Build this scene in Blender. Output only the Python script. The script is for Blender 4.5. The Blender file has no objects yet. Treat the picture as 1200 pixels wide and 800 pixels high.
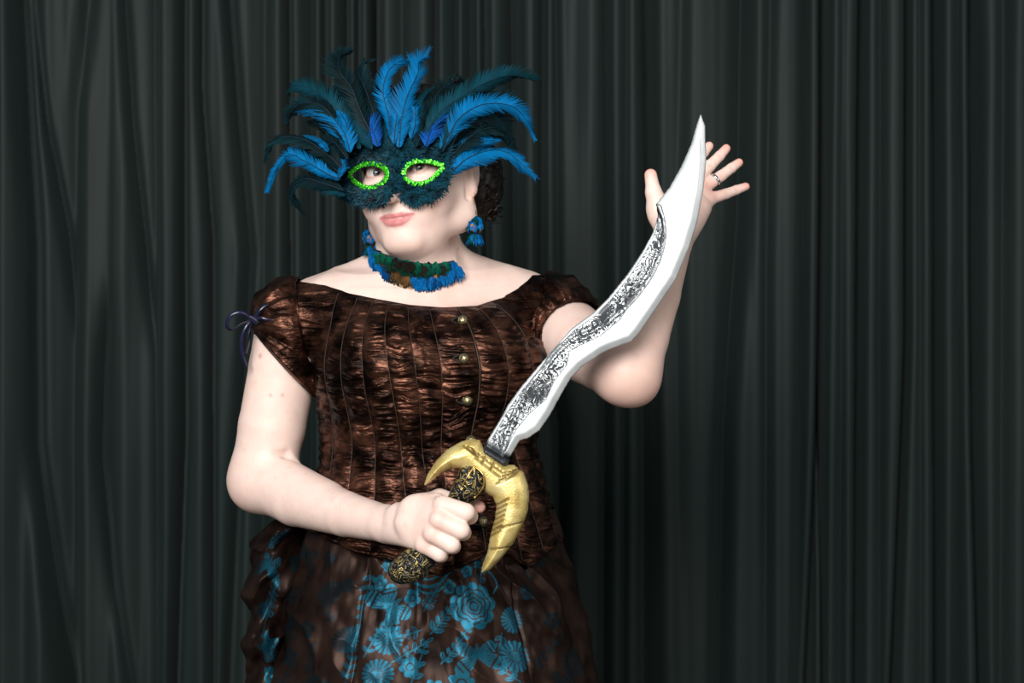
import bpy, math, random
import numpy as np
from mathutils import Vector

rng = np.random.default_rng(7)
random.seed(7)
scene = bpy.context.scene
col = scene.collection

# ------------------------------------------------------------------ camera
D, ZC, S = 2.74, 1.33, 850.0          # subject distance, lens height, pixels per metre at the subject
cam_data = bpy.data.cameras.new('camera')
cam_data.sensor_width = 36.0
cam_data.lens = D * S / 1200.0 * 36.0
cam_data.dof.use_dof = True
cam_data.dof.focus_distance = D - 0.2
cam_data.dof.aperture_fstop = 5.6
cam = bpy.data.objects.new('camera', cam_data)
cam.location = (0, -D, ZC)
cam.rotation_euler = (math.pi / 2, 0, 0)
col.objects.link(cam)
scene.camera = cam

# ------------------------------------------------------------------ world and lights
world = bpy.data.worlds.new('world')
scene.world = world
world.use_nodes = True
bg = world.node_tree.nodes['Background']
bg.inputs[0].default_value = (0.80, 0.93, 1.0, 1)
bg.inputs[1].default_value = 0.13

def area(name, loc, target, sx, sy, power, color):
    l = bpy.data.lights.new(name, 'AREA')
    l.shape = 'RECTANGLE'; l.size = sx; l.size_y = sy; l.energy = power; l.color = color
    o = bpy.data.objects.new(name, l)
    o.location = loc
    d = Vector(target) - Vector(loc)
    o.rotation_euler = d.to_track_quat('-Z', 'Y').to_euler()
    col.objects.link(o)
    return o
area('window_light', (-0.75, -3.4, 2.45), (-0.05, 0, 1.2), 1.7, 1.5, 150, (1.0, 0.985, 0.965))
area('side_fill_light', (2.6, -2.2, 2.2), (0.3, 0.6, 1.2), 1.4, 1.6, 20, (1.0, 0.96, 0.90))  # warm fill lamp added to brighten the right-hand curtain

scene.view_settings.view_transform = 'Standard'
scene.view_settings.look = 'None'
scene.view_settings.gamma = 1.0
scene.view_settings.use_curve_mapping = False
scene.view_settings.exposure = 0.40

# ------------------------------------------------------------------ helpers
def P(px, py, y=0.0):
    k = (D + y) / (D * S)
    return np.array([(px - 600) * k, y, ZC + (400 - py) * k])

def to_px(v):
    v = np.asarray(v)
    k = (D + v[..., 1]) / (D * S)
    return 600 + v[..., 0] / k, 400 - (v[..., 2] - ZC) / k

def tag(o, label, cat, group=None):
    o['label'] = label; o['category'] = cat
    if group: o['group'] = group
    return o

ORG = {}
def empty(name, loc, label, cat, group=None):
    o = bpy.data.objects.new(name, None)
    o.empty_display_size = 0.05
    o.location = loc
    col.objects.link(o)
    ORG[o] = np.array(loc, float)
    return tag(o, label, cat, group)

def mk(name, verts, faces, mat, parent=None, smooth=True, loc=None):
    """one mesh object from world-space vertices; children are stored relative to their thing"""
    verts = np.asarray(verts, float)
    if parent is not None: o0 = ORG[parent]
    elif loc is not None: o0 = np.array(loc, float)
    else: o0 = np.zeros(3)
    me = bpy.data.meshes.new(name)
    v = verts - o0
    if isinstance(faces, np.ndarray) and faces.ndim == 2:
        nf, nk = faces.shape
        me.vertices.add(len(v)); me.vertices.foreach_set('co', v.astype(np.float32).ravel())
        me.loops.add(nf * nk); me.loops.foreach_set('vertex_index', faces.astype(np.int32).ravel())
        me.polygons.add(nf)
        me.polygons.foreach_set('loop_start', np.arange(0, nf * nk, nk, dtype=np.int32))
        me.update(calc_edges=True)
        me.validate()
    else:
        me.from_pydata([tuple(q) for q in v], [], [tuple(int(i) for i in f) for f in faces])
        me.update()
    me.polygons.foreach_set('use_smooth', np.full(len(me.polygons), smooth))
    if mat: me.materials.append(mat)
    o = bpy.data.objects.new(name, me)
    col.objects.link(o)
    if parent is not None:
        o.parent = parent
    elif loc is not None:
        o.location = loc
    ORG[o] = o0
    return o

def vcol(o, name, arr):
    a = o.data.attributes.new(name, 'FLOAT_COLOR', 'POINT')
    arr = np.asarray(arr, np.float32)
    if arr.shape[1] == 3: arr = np.concatenate([arr, np.ones((len(arr), 1), np.float32)], 1)
    a.data.foreach_set('color', arr.ravel())

def vfloat(o, name, arr):
    a = o.data.attributes.new(name, 'FLOAT', 'POINT')
    a.data.foreach_set('value', np.asarray(arr, np.float32).ravel())

def grid_faces(nu, nv, closed_u=False):
    """vertex index = iu*nv + iv"""
    iu = np.arange(nu if closed_u else nu - 1); iv = np.arange(nv - 1)
    U, V = np.meshgrid(iu, iv, indexing='ij')
    U2 = (U + 1) % nu
    return np.stack([U * nv + V, U2 * nv + V, U2 * nv + V + 1, U * nv + V + 1], -1).reshape(-1, 4)

def catmull(pts, n):
    pts = np.asarray(pts, float)
    q = np.vstack([2 * pts[0] - pts[1], pts, 2 * pts[-1] - pts[-2]])
    m = len(pts) - 1
    t = np.linspace(0, m, n)
    i = np.minimum(t.astype(int), m - 1); f = (t - i)[:, None]
    a, b, c, d = q[i], q[i + 1], q[i + 2], q[i + 3]
    return 0.5 * (2 * b + (c - a) * f + (2 * a - 5 * b + 4 * c - d) * f ** 2 + (3 * b - a - 3 * c + d) * f ** 3)

def frames(path):
    t = np.gradient(path, axis=0); t /= np.linalg.norm(t, axis=1)[:, None] + 1e-12
    n = np.zeros_like(t)
    v = np.array([0, 0, 1.0]) if abs(t[0, 2]) < 0.8 else np.array([0, 1.0, 0])
    for i in range(len(t)):
        v = v - t[i] * np.dot(v, t[i]); v /= np.linalg.norm(v) + 1e-12
        n[i] = v
    return t, n, np.cross(t, n)

def tube(path, r, k=8, cap=True):
    path = np.asarray(path, float); N = len(path)
    r = np.broadcast_to(np.asarray(r, float), (N,))
    t, n, b = frames(path)
    a = np.linspace(0, 2 * math.pi, k, endpoint=False)
    ring = np.cos(a)[None, :, None] * n[:, None, :] + np.sin(a)[None, :, None] * b[:, None, :]
    v = path[:, None, :] + ring * r[:, None, None]
    v = v.transpose(1, 0, 2).reshape(-1, 3)
    f = [tuple(q) for q in grid_faces(k, N, True)]
    if cap:
        f.append(tuple(i * N for i in range(k)))
        f.append(tuple(i * N + N - 1 for i in reversed(range(k))))
    return v, f

def lathe(profile, k=24, axis_o=(0, 0, 0), R=None):
    """profile of (radius, height); R maps local (x,y,z) to world"""
    pr = np.asarray(profile, float); N = len(pr)
    a = np.linspace(0, 2 * math.pi, k, endpoint=False)
    v = np.stack([np.cos(a)[:, None] * pr[None, :, 0], np.sin(a)[:, None] * pr[None, :, 0],
                  np.broadcast_to(pr[None, :, 1], (k, N))], -1).reshape(-1, 3)
    if R is not None: v = v @ np.asarray(R).T
    return v + np.asarray(axis_o), grid_faces(k, N, True)

def join(parts):
    V, F, off = [], [], 0
    for v, f in parts:
        V.append(np.asarray(v)); F += [tuple(int(i) + off for i in q) for q in f]; off += len(v)
    return np.vstack(V), F

def hash3(i, j, k, s):
    n = (i * 374761393 + j * 668265263 + k * 2147483647 + s * 1274126177).astype(np.int64)
    n = (n ^ (n >> 13)) * 1274126177
    n = n & 0x7fffffff
    n = (n ^ (n >> 16)) * 668265263 & 0x7fffffff
    return (n & 0xffff) / 65535.0
def vnoise(p, seed=0):
    """value noise in [-1, 1]"""
    p = np.asarray(p, float)
    i = np.floor(p).astype(np.int64); f = p - i; f = f * f * (3 - 2 * f)
    x, y, z = i[..., 0], i[..., 1], i[..., 2]
    fx, fy, fz = f[..., 0], f[..., 1], f[..., 2]
    r = 0
    for dx in (0, 1):
        for dy in (0, 1):
            for dz in (0, 1):
                w = (fx if dx else 1 - fx) * (fy if dy else 1 - fy) * (fz if dz else 1 - fz)
                r = r + w * hash3(x + dx, y + dy, z + dz, seed)
    return r * 2 - 1
def fbm(p, seed=0, o=3):
    r, a = 0, 1.0
    for k in range(o):
        r = r + a * vnoise(np.asarray(p) * 2 ** k, seed + k); a *= 0.5
    return r
def sstep(a, b, x):
    t = np.clip((x - a) / (b - a), 0, 1); return t * t * (3 - 2 * t)

# ------------------------------------------------------------------ implicit surfaces
class Field:
    def __init__(s, lo, hi, h):
        s.lo = np.array(lo, float); s.h = h
        s.n = np.ceil((np.array(hi) - s.lo) / h).astype(int) + 1
        s.F = np.full(s.n, 1.0, np.float32)
        s.ax = [(s.lo[a] + np.arange(s.n[a]) * h).astype(np.float32) for a in range(3)]
    def add(s, fn, lo, hi, k=0.0, sub=False, m=0.035):
        i0 = np.clip(((np.asarray(lo) - m - s.lo) / s.h).astype(int), 0, s.n)
        i1 = np.clip(((np.asarray(hi) + m - s.lo) / s.h).astype(int) + 2, 0, s.n)
        if np.any(i1 <= i0): return
        sl = tuple(slice(a, b) for a, b in zip(i0, i1))
        X = s.ax[0][sl[0]][:, None, None]; Y = s.ax[1][sl[1]][None, :, None]; Z = s.ax[2][sl[2]][None, None, :]
        d = fn(X, Y, Z).astype(np.float32)
        a = s.F[sl]
        if sub: a = -a
        if k > 0:
            hh = np.maximum(k - np.abs(a - d), 0) / k
            r = np.minimum(a, d) - hh * hh * k * 0.25
        else: r = np.minimum(a, d)
        s.F[sl] = -r if sub else r
    def cone(s, a, b, ra, rb, k=0.0, sub=False, m=0.035):
        a = np.asarray(a, float); b = np.asarray(b, float)
        ab = b - a; L = float(ab @ ab) + 1e-12
        def fn(X, Y, Z):
            t = np.clip(((X - a[0]) * ab[0] + (Y - a[1]) * ab[1] + (Z - a[2]) * ab[2]) / L, 0, 1)
            return np.sqrt((X - a[0] - t * ab[0]) ** 2 + (Y - a[1] - t * ab[1]) ** 2 + (Z - a[2] - t * ab[2]) ** 2) - (ra + (rb - ra) * t)
        r = max(ra, rb)
        s.add(fn, np.minimum(a, b) - r, np.maximum(a, b) + r, k, sub, m)
    def chain(s, pts, rs, k=0.0, m=0.035, k0=None):
        for i in range(len(pts) - 1):
            s.cone(pts[i], pts[i + 1], rs[i], rs[i + 1], (k0 if (i == 0 and k0 is not None) else k), False, m)
    def ell(s, c, rad, k=0.0, sub=False, R=None, m=0.035):
        c = np.asarray(c, float); rad = np.asarray(rad, float)
        R = np.eye(3) if R is None else np.asarray(R)      # columns = local axes
        def fn(X, Y, Z):
            x, y, z = X - c[0], Y - c[1], Z - c[2]
            k0 = 0; k1 = 0
            for a in range(3):
                q = (x * R[0, a] + y * R[1, a] + z * R[2, a]) / rad[a]
                k0 = k0 + q * q; k1 = k1 + (q / rad[a]) ** 2
            k0 = np.sqrt(k0); k1 = np.sqrt(k1) + 1e-9
            return k0 * (k0 - 1) / k1
        e = max(rad)
        s.add(fn, c - e, c + e, k, sub, m)
    def sample(s, p, F=None):
        F = s.F if F is None else F
        q = (np.asarray(p) - s.lo) / s.h
        q = np.clip(q, 0, np.array(s.n) - 1.001)
        i = q.astype(int); f = (q - i).astype(np.float32)
        r = 0
        for dx in (0, 1):
            for dy in (0, 1):
                for dz in (0, 1):
                    w = (f[..., 0] if dx else 1 - f[..., 0]) * (f[..., 1] if dy else 1 - f[..., 1]) * (f[..., 2] if dz else 1 - f[..., 2])
                    r = r + w * F[i[..., 0] + dx, i[..., 1] + dy, i[..., 2] + dz]
        return r
    def mesh(s):
        F = s.F
        b = F < 0
        c = np.zeros(tuple(np.array(F.shape) - 1), np.uint8)
        nx, ny, nz = c.shape
        for dx in (0, 1):
            for dy in (0, 1):
                for dz in (0, 1):
                    c += b[dx:dx + nx, dy:dy + ny, dz:dz + nz]
        act = (c > 0) & (c < 8)
        idx = np.argwhere(act)
        ids = np.full(c.shape, -1, np.int32)
        ids[act] = np.arange(len(idx), dtype=np.int32)
        acc = np.zeros((len(idx), 3)); cnt = np.zeros(len(idx))
        corner = lambda d: F[idx[:, 0] + d[0], idx[:, 1] + d[1], idx[:, 2] + d[2]].astype(float)
        for a in range(3):
            o1, o2 = [q for q in range(3) if q != a]
            for u in (0, 1):
                for v in (0, 1):
                    d0 = [0, 0, 0]; d0[o1] = u; d0[o2] = v
                    d1 = list(d0); d1[a] = 1
                    f0 = corner(d0); f1 = corner(d1)
                    m = (f0 < 0) != (f1 < 0)
                    t = np.where(m, f0 / np.where(m, f0 - f1, 1), 0)
                    p = np.array(d0, float)[None, :].repeat(len(idx), 0); p[:, a] = t
                    acc += p * m[:, None]; cnt += m
        V = s.lo + (idx + acc / np.maximum(cnt, 1)[:, None]) * s.h
        faces = []
        for a in range(3):
            o1, o2 = (a + 1) % 3, (a + 2) % 3
            sl0 = [slice(None)] * 3; sl1 = [slice(None)] * 3
            sl0[a] = slice(0, -1); sl1[a] = slice(1, None)
            b0 = b[tuple(sl0)]; b1 = b[tuple(sl1)]
            e = np.argwhere(b0 != b1)
            if not len(e): continue
            ok = (e[:, o1] > 0) & (e[:, o2] > 0) & (e[:, o1] < c.shape[o1]) & (e[:, o2] < c.shape[o2])
            e = e[ok]
            inside = b[e[:, 0], e[:, 1], e[:, 2]]
            def cell(u, v):
                q = e.copy(); q[:, o1] -= u; q[:, o2] -= v
                return ids[q[:, 0], q[:, 1], q[:, 2]]
            f = np.stack([cell(1, 1), cell(0, 1), cell(0, 0), cell(1, 0)], -1)
            f[~inside] = f[~inside][:, ::-1]
            faces.append(f)
        return V, np.vstack(faces)

def poly_sd(poly, X, Z):
    """positive inside depth of 2-D points in a polygon"""
    poly = np.asarray(poly, float)
    d2 = np.full(X.shape, 1e9); ins = np.zeros(X.shape, bool)
    for i in range(len(poly)):
        a, b = poly[i], poly[(i + 1) % len(poly)]
        e = b - a; L = e @ e + 1e-15
        t = np.clip(((X - a[0]) * e[0] + (Z - a[1]) * e[1]) / L, 0, 1)
        d2 = np.minimum(d2, (X - a[0] - t * e[0]) ** 2 + (Z - a[1] - t * e[1]) ** 2)
        if a[1] != b[1]:
            c = ((a[1] > Z) != (b[1] > Z)) & (X < (b[0] - a[0]) * (Z - a[1]) / (b[1] - a[1]) + a[0])
            ins ^= c
    return np.where(ins, 1, -1) * np.sqrt(d2)

# ------------------------------------------------------------------ materials
def new_mat(name):
    m = bpy.data.materials.new(name); m.use_nodes = True
    nt = m.node_tree
    return m, nt, nt.nodes['Principled BSDF']
def setp(b, **kw):
    for k, v in kw.items():
        n = k.replace('_', ' ')
        if n in b.inputs: b.inputs[n].default_value = v
def node(nt, t, **kw):
    n = nt.nodes.new(t)
    for k, v in kw.items(): setattr(n, k, v)
    return n
def ramp(nt, stops):
    r = nt.nodes.new('ShaderNodeValToRGB')
    e = r.color_ramp.elements
    while len(e) < len(stops): e.new(0.5)
    for q, (p, c) in zip(e, stops):
        q.position = p; q.color = (*c, 1) if len(c) == 3 else c
    return r
def noise(nt, scale, detail=3, vec=None, dist=0.0, rough=0.5):
    n = nt.nodes.new('ShaderNodeTexNoise')
    n.inputs['Scale'].default_value = scale; n.inputs['Detail'].default_value = detail
    n.inputs['Distortion'].default_value = dist; n.inputs['Roughness'].default_value = rough
    if vec is not None: nt.links.new(vec, n.inputs['Vector'])
    return n
def objcoord(nt, scale=(1, 1, 1)):
    t = nt.nodes.new('ShaderNodeTexCoord'); m = nt.nodes.new('ShaderNodeMapping')
    m.inputs['Scale'].default_value = scale
    nt.links.new(t.outputs['Object'], m.inputs['Vector'])
    return m.outputs['Vector']
def bump(nt, bsdf, height, strength=0.3, dist=0.002):
    b = nt.nodes.new('ShaderNodeBump')
    b.inputs['Strength'].default_value = strength; b.inputs['Distance'].default_value = dist
    nt.links.new(height, b.inputs['Height']); nt.links.new(b.outputs['Normal'], bsdf.inputs['Normal'])
def mixc(nt, fac, a, b, mode='MIX'):
    m = nt.nodes.new('ShaderNodeMix'); m.data_type = 'RGBA'; m.blend_type = mode
    for sock, val in ((m.inputs['Factor'], fac), (m.inputs['A'], a), (m.inputs['B'], b)):
        pass
    fs = m.inputs[0]; A = m.inputs[6]; B = m.inputs[7]
    for sock, val in ((fs, fac), (A, a), (B, b)):
        if hasattr(val, 'is_linked'): nt.links.new(val, sock)
        elif isinstance(val, (int, float)): sock.default_value = val
        else: sock.default_value = (*val, 1) if len(val) == 3 else val
    return m.outputs[2]
def math_n(nt, op, a, b=None):
    m = nt.nodes.new('ShaderNodeMath'); m.operation = op
    for i, v in enumerate((a, b)):
        if v is None: continue
        if hasattr(v, 'is_linked'): nt.links.new(v, m.inputs[i])
        else: m.inputs[i].default_value = v
    return m.outputs[0]
def attr(nt, name):
    a = nt.nodes.new('ShaderNodeAttribute'); a.attribute_name = name
    return a

def simple(name, c, rough=0.5, metal=0.0, spec=0.5, var=0.0, scale=60, bumpn=0.0):
    m, nt, b = new_mat(name)
    setp(b, Base_Color=(*c, 1), Roughness=rough, Metallic=metal)
    b.inputs['Specular IOR Level'].default_value = spec
    if var > 0 or bumpn > 0:
        n = noise(nt, scale, 4, objcoord(nt))
        if var > 0:
            r = ramp(nt, [(0.3, tuple(x * (1 - var) for x in c)), (0.7, tuple(min(1, x * (1 + var)) for x in c))])
            nt.links.new(n.outputs['Fac'], r.inputs['Fac']); nt.links.new(r.outputs['Color'], b.inputs['Base Color'])
        if bumpn > 0: bump(nt, b, n.outputs['Fac'], bumpn, 0.002)
    return m

M = {}
def build_materials():
    # skin: colour from the body's pigment attribute, painted forearm shade included
    m, nt, b = new_mat('skin')
    a = attr(nt, 'pigment')
    n = noise(nt, 900, 2, objcoord(nt))
    f = noise(nt, 55, 3, objcoord(nt))
    r = ramp(nt, [(0.35, (0.95, 0.93, 0.92)), (0.7, (1.0, 1.0, 1.0))])
    nt.links.new(f.outputs['Fac'], r.inputs['Fac'])
    c = mixc(nt, 1.0, a.outputs['Color'], r.outputs['Color'], 'MULTIPLY')
    nt.links.new(c, b.inputs['Base Color'])
    setp(b, Roughness=0.48)
    b.inputs['Specular IOR Level'].default_value = 0.35
    b.inputs['Subsurface Weight'].default_value = 0.18
    b.inputs['Subsurface Radius'].default_value = (1.0, 0.35, 0.2)
    b.inputs['Subsurface Scale'].default_value = 0.008
    bump(nt, b, n.outputs['Fac'], 0.06, 0.001)
    M['skin'] = m
    # bodice taffeta: two-tone shot silk, dark sheen patches painted in
    m, nt, b = new_mat('brown_taffeta')
    v = objcoord(nt)
    n1 = noise(nt, 28, 4, objcoord(nt, (1, 1, 1.6)), 0.6)
    r = ramp(nt, [(0.38, (0.019, 0.009, 0.006)), (0.50, (0.078, 0.033, 0.021)), (0.66, (0.150, 0.064, 0.040))])
    nt.links.new(n1.outputs['Fac'], r.inputs['Fac'])
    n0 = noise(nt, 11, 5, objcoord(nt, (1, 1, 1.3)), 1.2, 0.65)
    r0 = ramp(nt, [(0.40, (0.16, 0.15, 0.15)), (0.56, (1, 1, 1))])  # near-black areas paint in where the silk reflects no light
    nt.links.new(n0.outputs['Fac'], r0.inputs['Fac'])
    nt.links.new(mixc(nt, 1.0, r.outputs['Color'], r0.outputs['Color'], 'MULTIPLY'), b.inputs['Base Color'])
    setp(b, Metallic=0.85, Roughness=0.36)
    b.inputs['Specular IOR Level'].default_value = 0.2
    n2 = noise(nt, 150, 3, objcoord(nt, (0.45, 0.45, 1.6)), 0.8)
    bump(nt, b, n2.outputs['Fac'], 0.55, 0.003)
    M['taffeta'] = m
    # skirt brocade: its blue sheen is painted into the motif colour
    m, nt, b = new_mat('brocade_satin')
    pr = attr(nt, 'print'); fr = attr(nt, 'panel')
    n1 = noise(nt, 22, 3, objcoord(nt))
    r = ramp(nt, [(0.35, (0.010, 0.0052, 0.004)), (0.7, (0.034, 0.018, 0.013))])
    nt.links.new(n1.outputs['Fac'], r.inputs['Fac'])
    blue = mixc(nt, fr.outputs['Fac'], (0.006, 0.008, 0.009), (0.008, 0.080, 0.125))  # dull and blue motif tones paint the view-dependent sheen
    c = mixc(nt, pr.outputs['Fac'], r.outputs['Color'], blue)
    nt.links.new(c, b.inputs['Base Color'])
    setp(b, Metallic=0.55, Roughness=0.42)
    b.inputs['Specular IOR Level'].default_value = 0.12
    n2 = noise(nt, 900, 2, objcoord(nt))
    bump(nt, b, n2.outputs['Fac'], 0.15, 0.001)
    M['brocade'] = m
    # curtain
    m, nt, b = new_mat('curtain_cloth')
    n = noise(nt, 5, 3, objcoord(nt, (1, 1, 0.3)))
    r = ramp(nt, [(0.3, (0.0080, 0.0155, 0.0148)), (0.7, (0.0135, 0.0192, 0.0176))])
    nt.links.new(n.outputs['Fac'], r.inputs['Fac']); nt.links.new(r.outputs['Color'], b.inputs['Base Color'])
    setp(b, Roughness=0.55)
    b.inputs['Specular IOR Level'].default_value = 0.12
    b.inputs['Sheen Weight'].default_value = 0.04
    b.inputs['Sheen Roughness'].default_value = 0.5
    b.inputs['Sheen Tint'].default_value = (0.75, 0.9, 0.88, 1)
    w = noise(nt, 700, 2, objcoord(nt, (1, 1, 1)))
    bump(nt, b, w.outputs['Fac'], 0.12, 0.001)
    M['curtain'] = m
    # feathers: pigment attribute
    m, nt, b = new_mat('feather_vane')
    a = attr(nt, 'pigment')
    nt.links.new(a.outputs['Color'], b.inputs['Base Color'])
    setp(b, Roughness=0.42)
    b.inputs['Specular IOR Level'].default_value = 0.04
    M['feather'] = m
    M['shaft'] = simple('feather_shaft', (0.003, 0.022, 0.040), 0.5, var=0.2, spec=.3)
    M['down'] = simple('down_teal', (0.0015, 0.026, 0.040), 0.5, var=0.95, scale=110, spec=.10)
    M['mask_base'] = simple('mask_base_felt', (0.004, 0.022, 0.032), 0.8, var=0.3)
    m, nt, b = new_mat('green_sequin')
    n = noise(nt, 260, 2, objcoord(nt))
    r = ramp(nt, [(0.3, (0.02, 0.42, 0.01)), (0.7, (0.12, 0.85, 0.03))])
    nt.links.new(n.outputs['Fac'], r.inputs['Fac']); nt.links.new(r.outputs['Color'], b.inputs['Base Color'])
    setp(b, Metallic=0.55, Roughness=0.25)
    M['sequin'] = m
    M['hair'] = simple('hair_dark', (0.006, 0.0035, 0.0026), 0.42, var=0.5, scale=120, spec=.3)
    M['eye_white'] = simple('eye_white', (0.60, 0.55, 0.53), 0.2, var=0.03)
    M['iris'] = simple('iris_grey', (0.09, 0.10, 0.09), 0.15, var=0.3, scale=900)
    M['pupil'] = simple('pupil_black', (0.004, 0.004, 0.004), 0.1, var=0.1)
    M['ribbon'] = simple('navy_ribbon', (0.005, 0.006, 0.028), 0.30, var=0.3, spec=0.7)
    M['cord'] = simple('black_cord', (0.008, 0.008, 0.008), 0.6, var=0.3)
    M['gold_small'] = simple('earring_gold', (0.75, 0.48, 0.16), 0.28, 0.9, var=0.2, scale=300)
    M['silver_ring'] = simple('ring_silver', (0.72, 0.70, 0.68), 0.2, 1.0, var=0.1)
    M['button'] = simple('antique_button', (0.42, 0.36, 0.20), 0.32, 0.9, var=0.6, scale=420, bumpn=0.6)
    M['button_rim'] = simple('button_rim', (0.06, 0.05, 0.03), 0.4, 0.8, var=0.3, scale=300)
    M['thread'] = simple('seam_thread', (0.030, 0.016, 0.011), 0.6, var=0.3)
    M['thread_light'] = simple('seam_thread_light', (0.045, 0.024, 0.015), 0.6, var=0.3)
    # sword: silver blade with black-filled engraving
    m, nt, b = new_mat('blade_silver')
    e = attr(nt, 'engrave'); ln = attr(nt, 'line')
    oc = objcoord(nt)
    n = noise(nt, 85, 2.0, oc, 0.9)
    s = math_n(nt, 'SINE', math_n(nt, 'MULTIPLY', n.outputs['Fac'], 46.0))
    n3 = noise(nt, 24, 2, oc, 0.3)
    thr = math_n(nt, 'ADD', s, math_n(nt, 'MULTIPLY', math_n(nt, 'SUBTRACT', n3.outputs['Fac'], 0.5), 4.5))
    rr = ramp(nt, [(0.47, (0, 0, 0)), (0.66, (1, 1, 1))])
    nt.links.new(math_n(nt, 'ADD', math_n(nt, 'MULTIPLY', thr, 0.4), 0.5), rr.inputs['Fac'])
    dark = math_n(nt, 'MULTIPLY', math_n(nt, 'SUBTRACT', 1.0, rr.outputs['Color']), e.outputs['Fac'])
    dark = math_n(nt, 'MAXIMUM', dark, ln.outputs['Fac'])
    n4 = noise(nt, 40, 3, oc)
    sil = ramp(nt, [(0.3, (0.44, 0.47, 0.48)), (0.7, (0.60, 0.62, 0.62))])
    nt.links.new(n4.outputs['Fac'], sil.inputs['Fac'])
    c = mixc(nt, dark, sil.outputs['Color'], (0.012, 0.015, 0.020))
    nt.links.new(c, b.inputs['Base Color'])
    setp(b, Metallic=0.45, Roughness=0.38)
    bump(nt, b, math_n(nt, 'SUBTRACT', 1.0, dark), 0.35, 0.0015)
    M['blade'] = m
    M['blade_base'] = simple('blade_black_collar', (0.02, 0.022, 0.026), 0.35, 0.2, var=0.6, scale=120)
    m, nt, b = new_mat('guard_gold')
    n = noise(nt, 45, 4, objcoord(nt), 0.5)
    r = ramp(nt, [(0.3, (0.46, 0.32, 0.09)), (0.5, (0.72, 0.56, 0.21)), (0.7, (0.82, 0.68, 0.32))])
    nt.links.new(n.outputs['Fac'], r.inputs['Fac'])
    g = attr(nt, 'groove')
    c = mixc(nt, g.outputs['Fac'], r.outputs['Color'], (0.13, 0.085, 0.025))
    nt.links.new(c, b.inputs['Base Color'])
    setp(b, Metallic=0.55, Roughness=0.42)
    n2 = noise(nt, 420, 2, objcoord(nt))
    bump(nt, b, n2.outputs['Fac'], 0.3, 0.0015)
    M['gold'] = m
    m, nt, b = new_mat('grip_black_gold')
    oc = objcoord(nt)
    n = noise(nt, 75, 2.5, oc, 1.0)
    s = math_n(nt, 'SINE', math_n(nt, 'MULTIPLY', n.outputs['Fac'], 34.0))
    r = ramp(nt, [(0.84, (0.012, 0.013, 0.014)), (0.99, (0.40, 0.30, 0.10))])
    nt.links.new(math_n(nt, 'ADD', math_n(nt, 'MULTIPLY', s, 0.5), 0.5), r.inputs['Fac'])
    nt.links.new(r.outputs['Color'], b.inputs['Base Color'])
    setp(b, Metallic=0.5, Roughness=0.35)
    bump(nt, b, s, 0.5, 0.002)
    M['grip'] = m
    M['floor'] = simple('floor_boards', (0.10, 0.075, 0.055), 0.5, var=0.3, scale=6)
    M['wall'] = simple('wall_paint', (0.25, 0.25, 0.24), 0.8, var=0.1, scale=4)
build_materials()

# ------------------------------------------------------------------ setting
def box(name, lo, hi, mat):
    x0, y0, z0 = lo; x1, y1, z1 = hi
    v = [(x0, y0, z0), (x1, y0, z0), (x1, y1, z0), (x0, y1, z0), (x0, y0, z1), (x1, y0, z1), (x1, y1, z1), (x0, y1, z1)]
    f = [(0, 3, 2, 1), (4, 5, 6, 7), (0, 1, 5, 4), (1, 2, 6, 5), (2, 3, 7, 6), (3, 0, 4, 7)]
    o = mk(name, v, f, mat, smooth=False)
    o['kind'] = 'structure'
    return o
box('floor', (-3, -4.5, -0.05), (3, 1.4, 0.0), M['floor'])
box('wall_back', (-3, 1.25, 0.0), (3, 1.35, 3.0), M['wall'])

# ------------------------------------------------------------------ curtain
YC = 0.80
KC = (D + YC) / (D * S)
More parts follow.
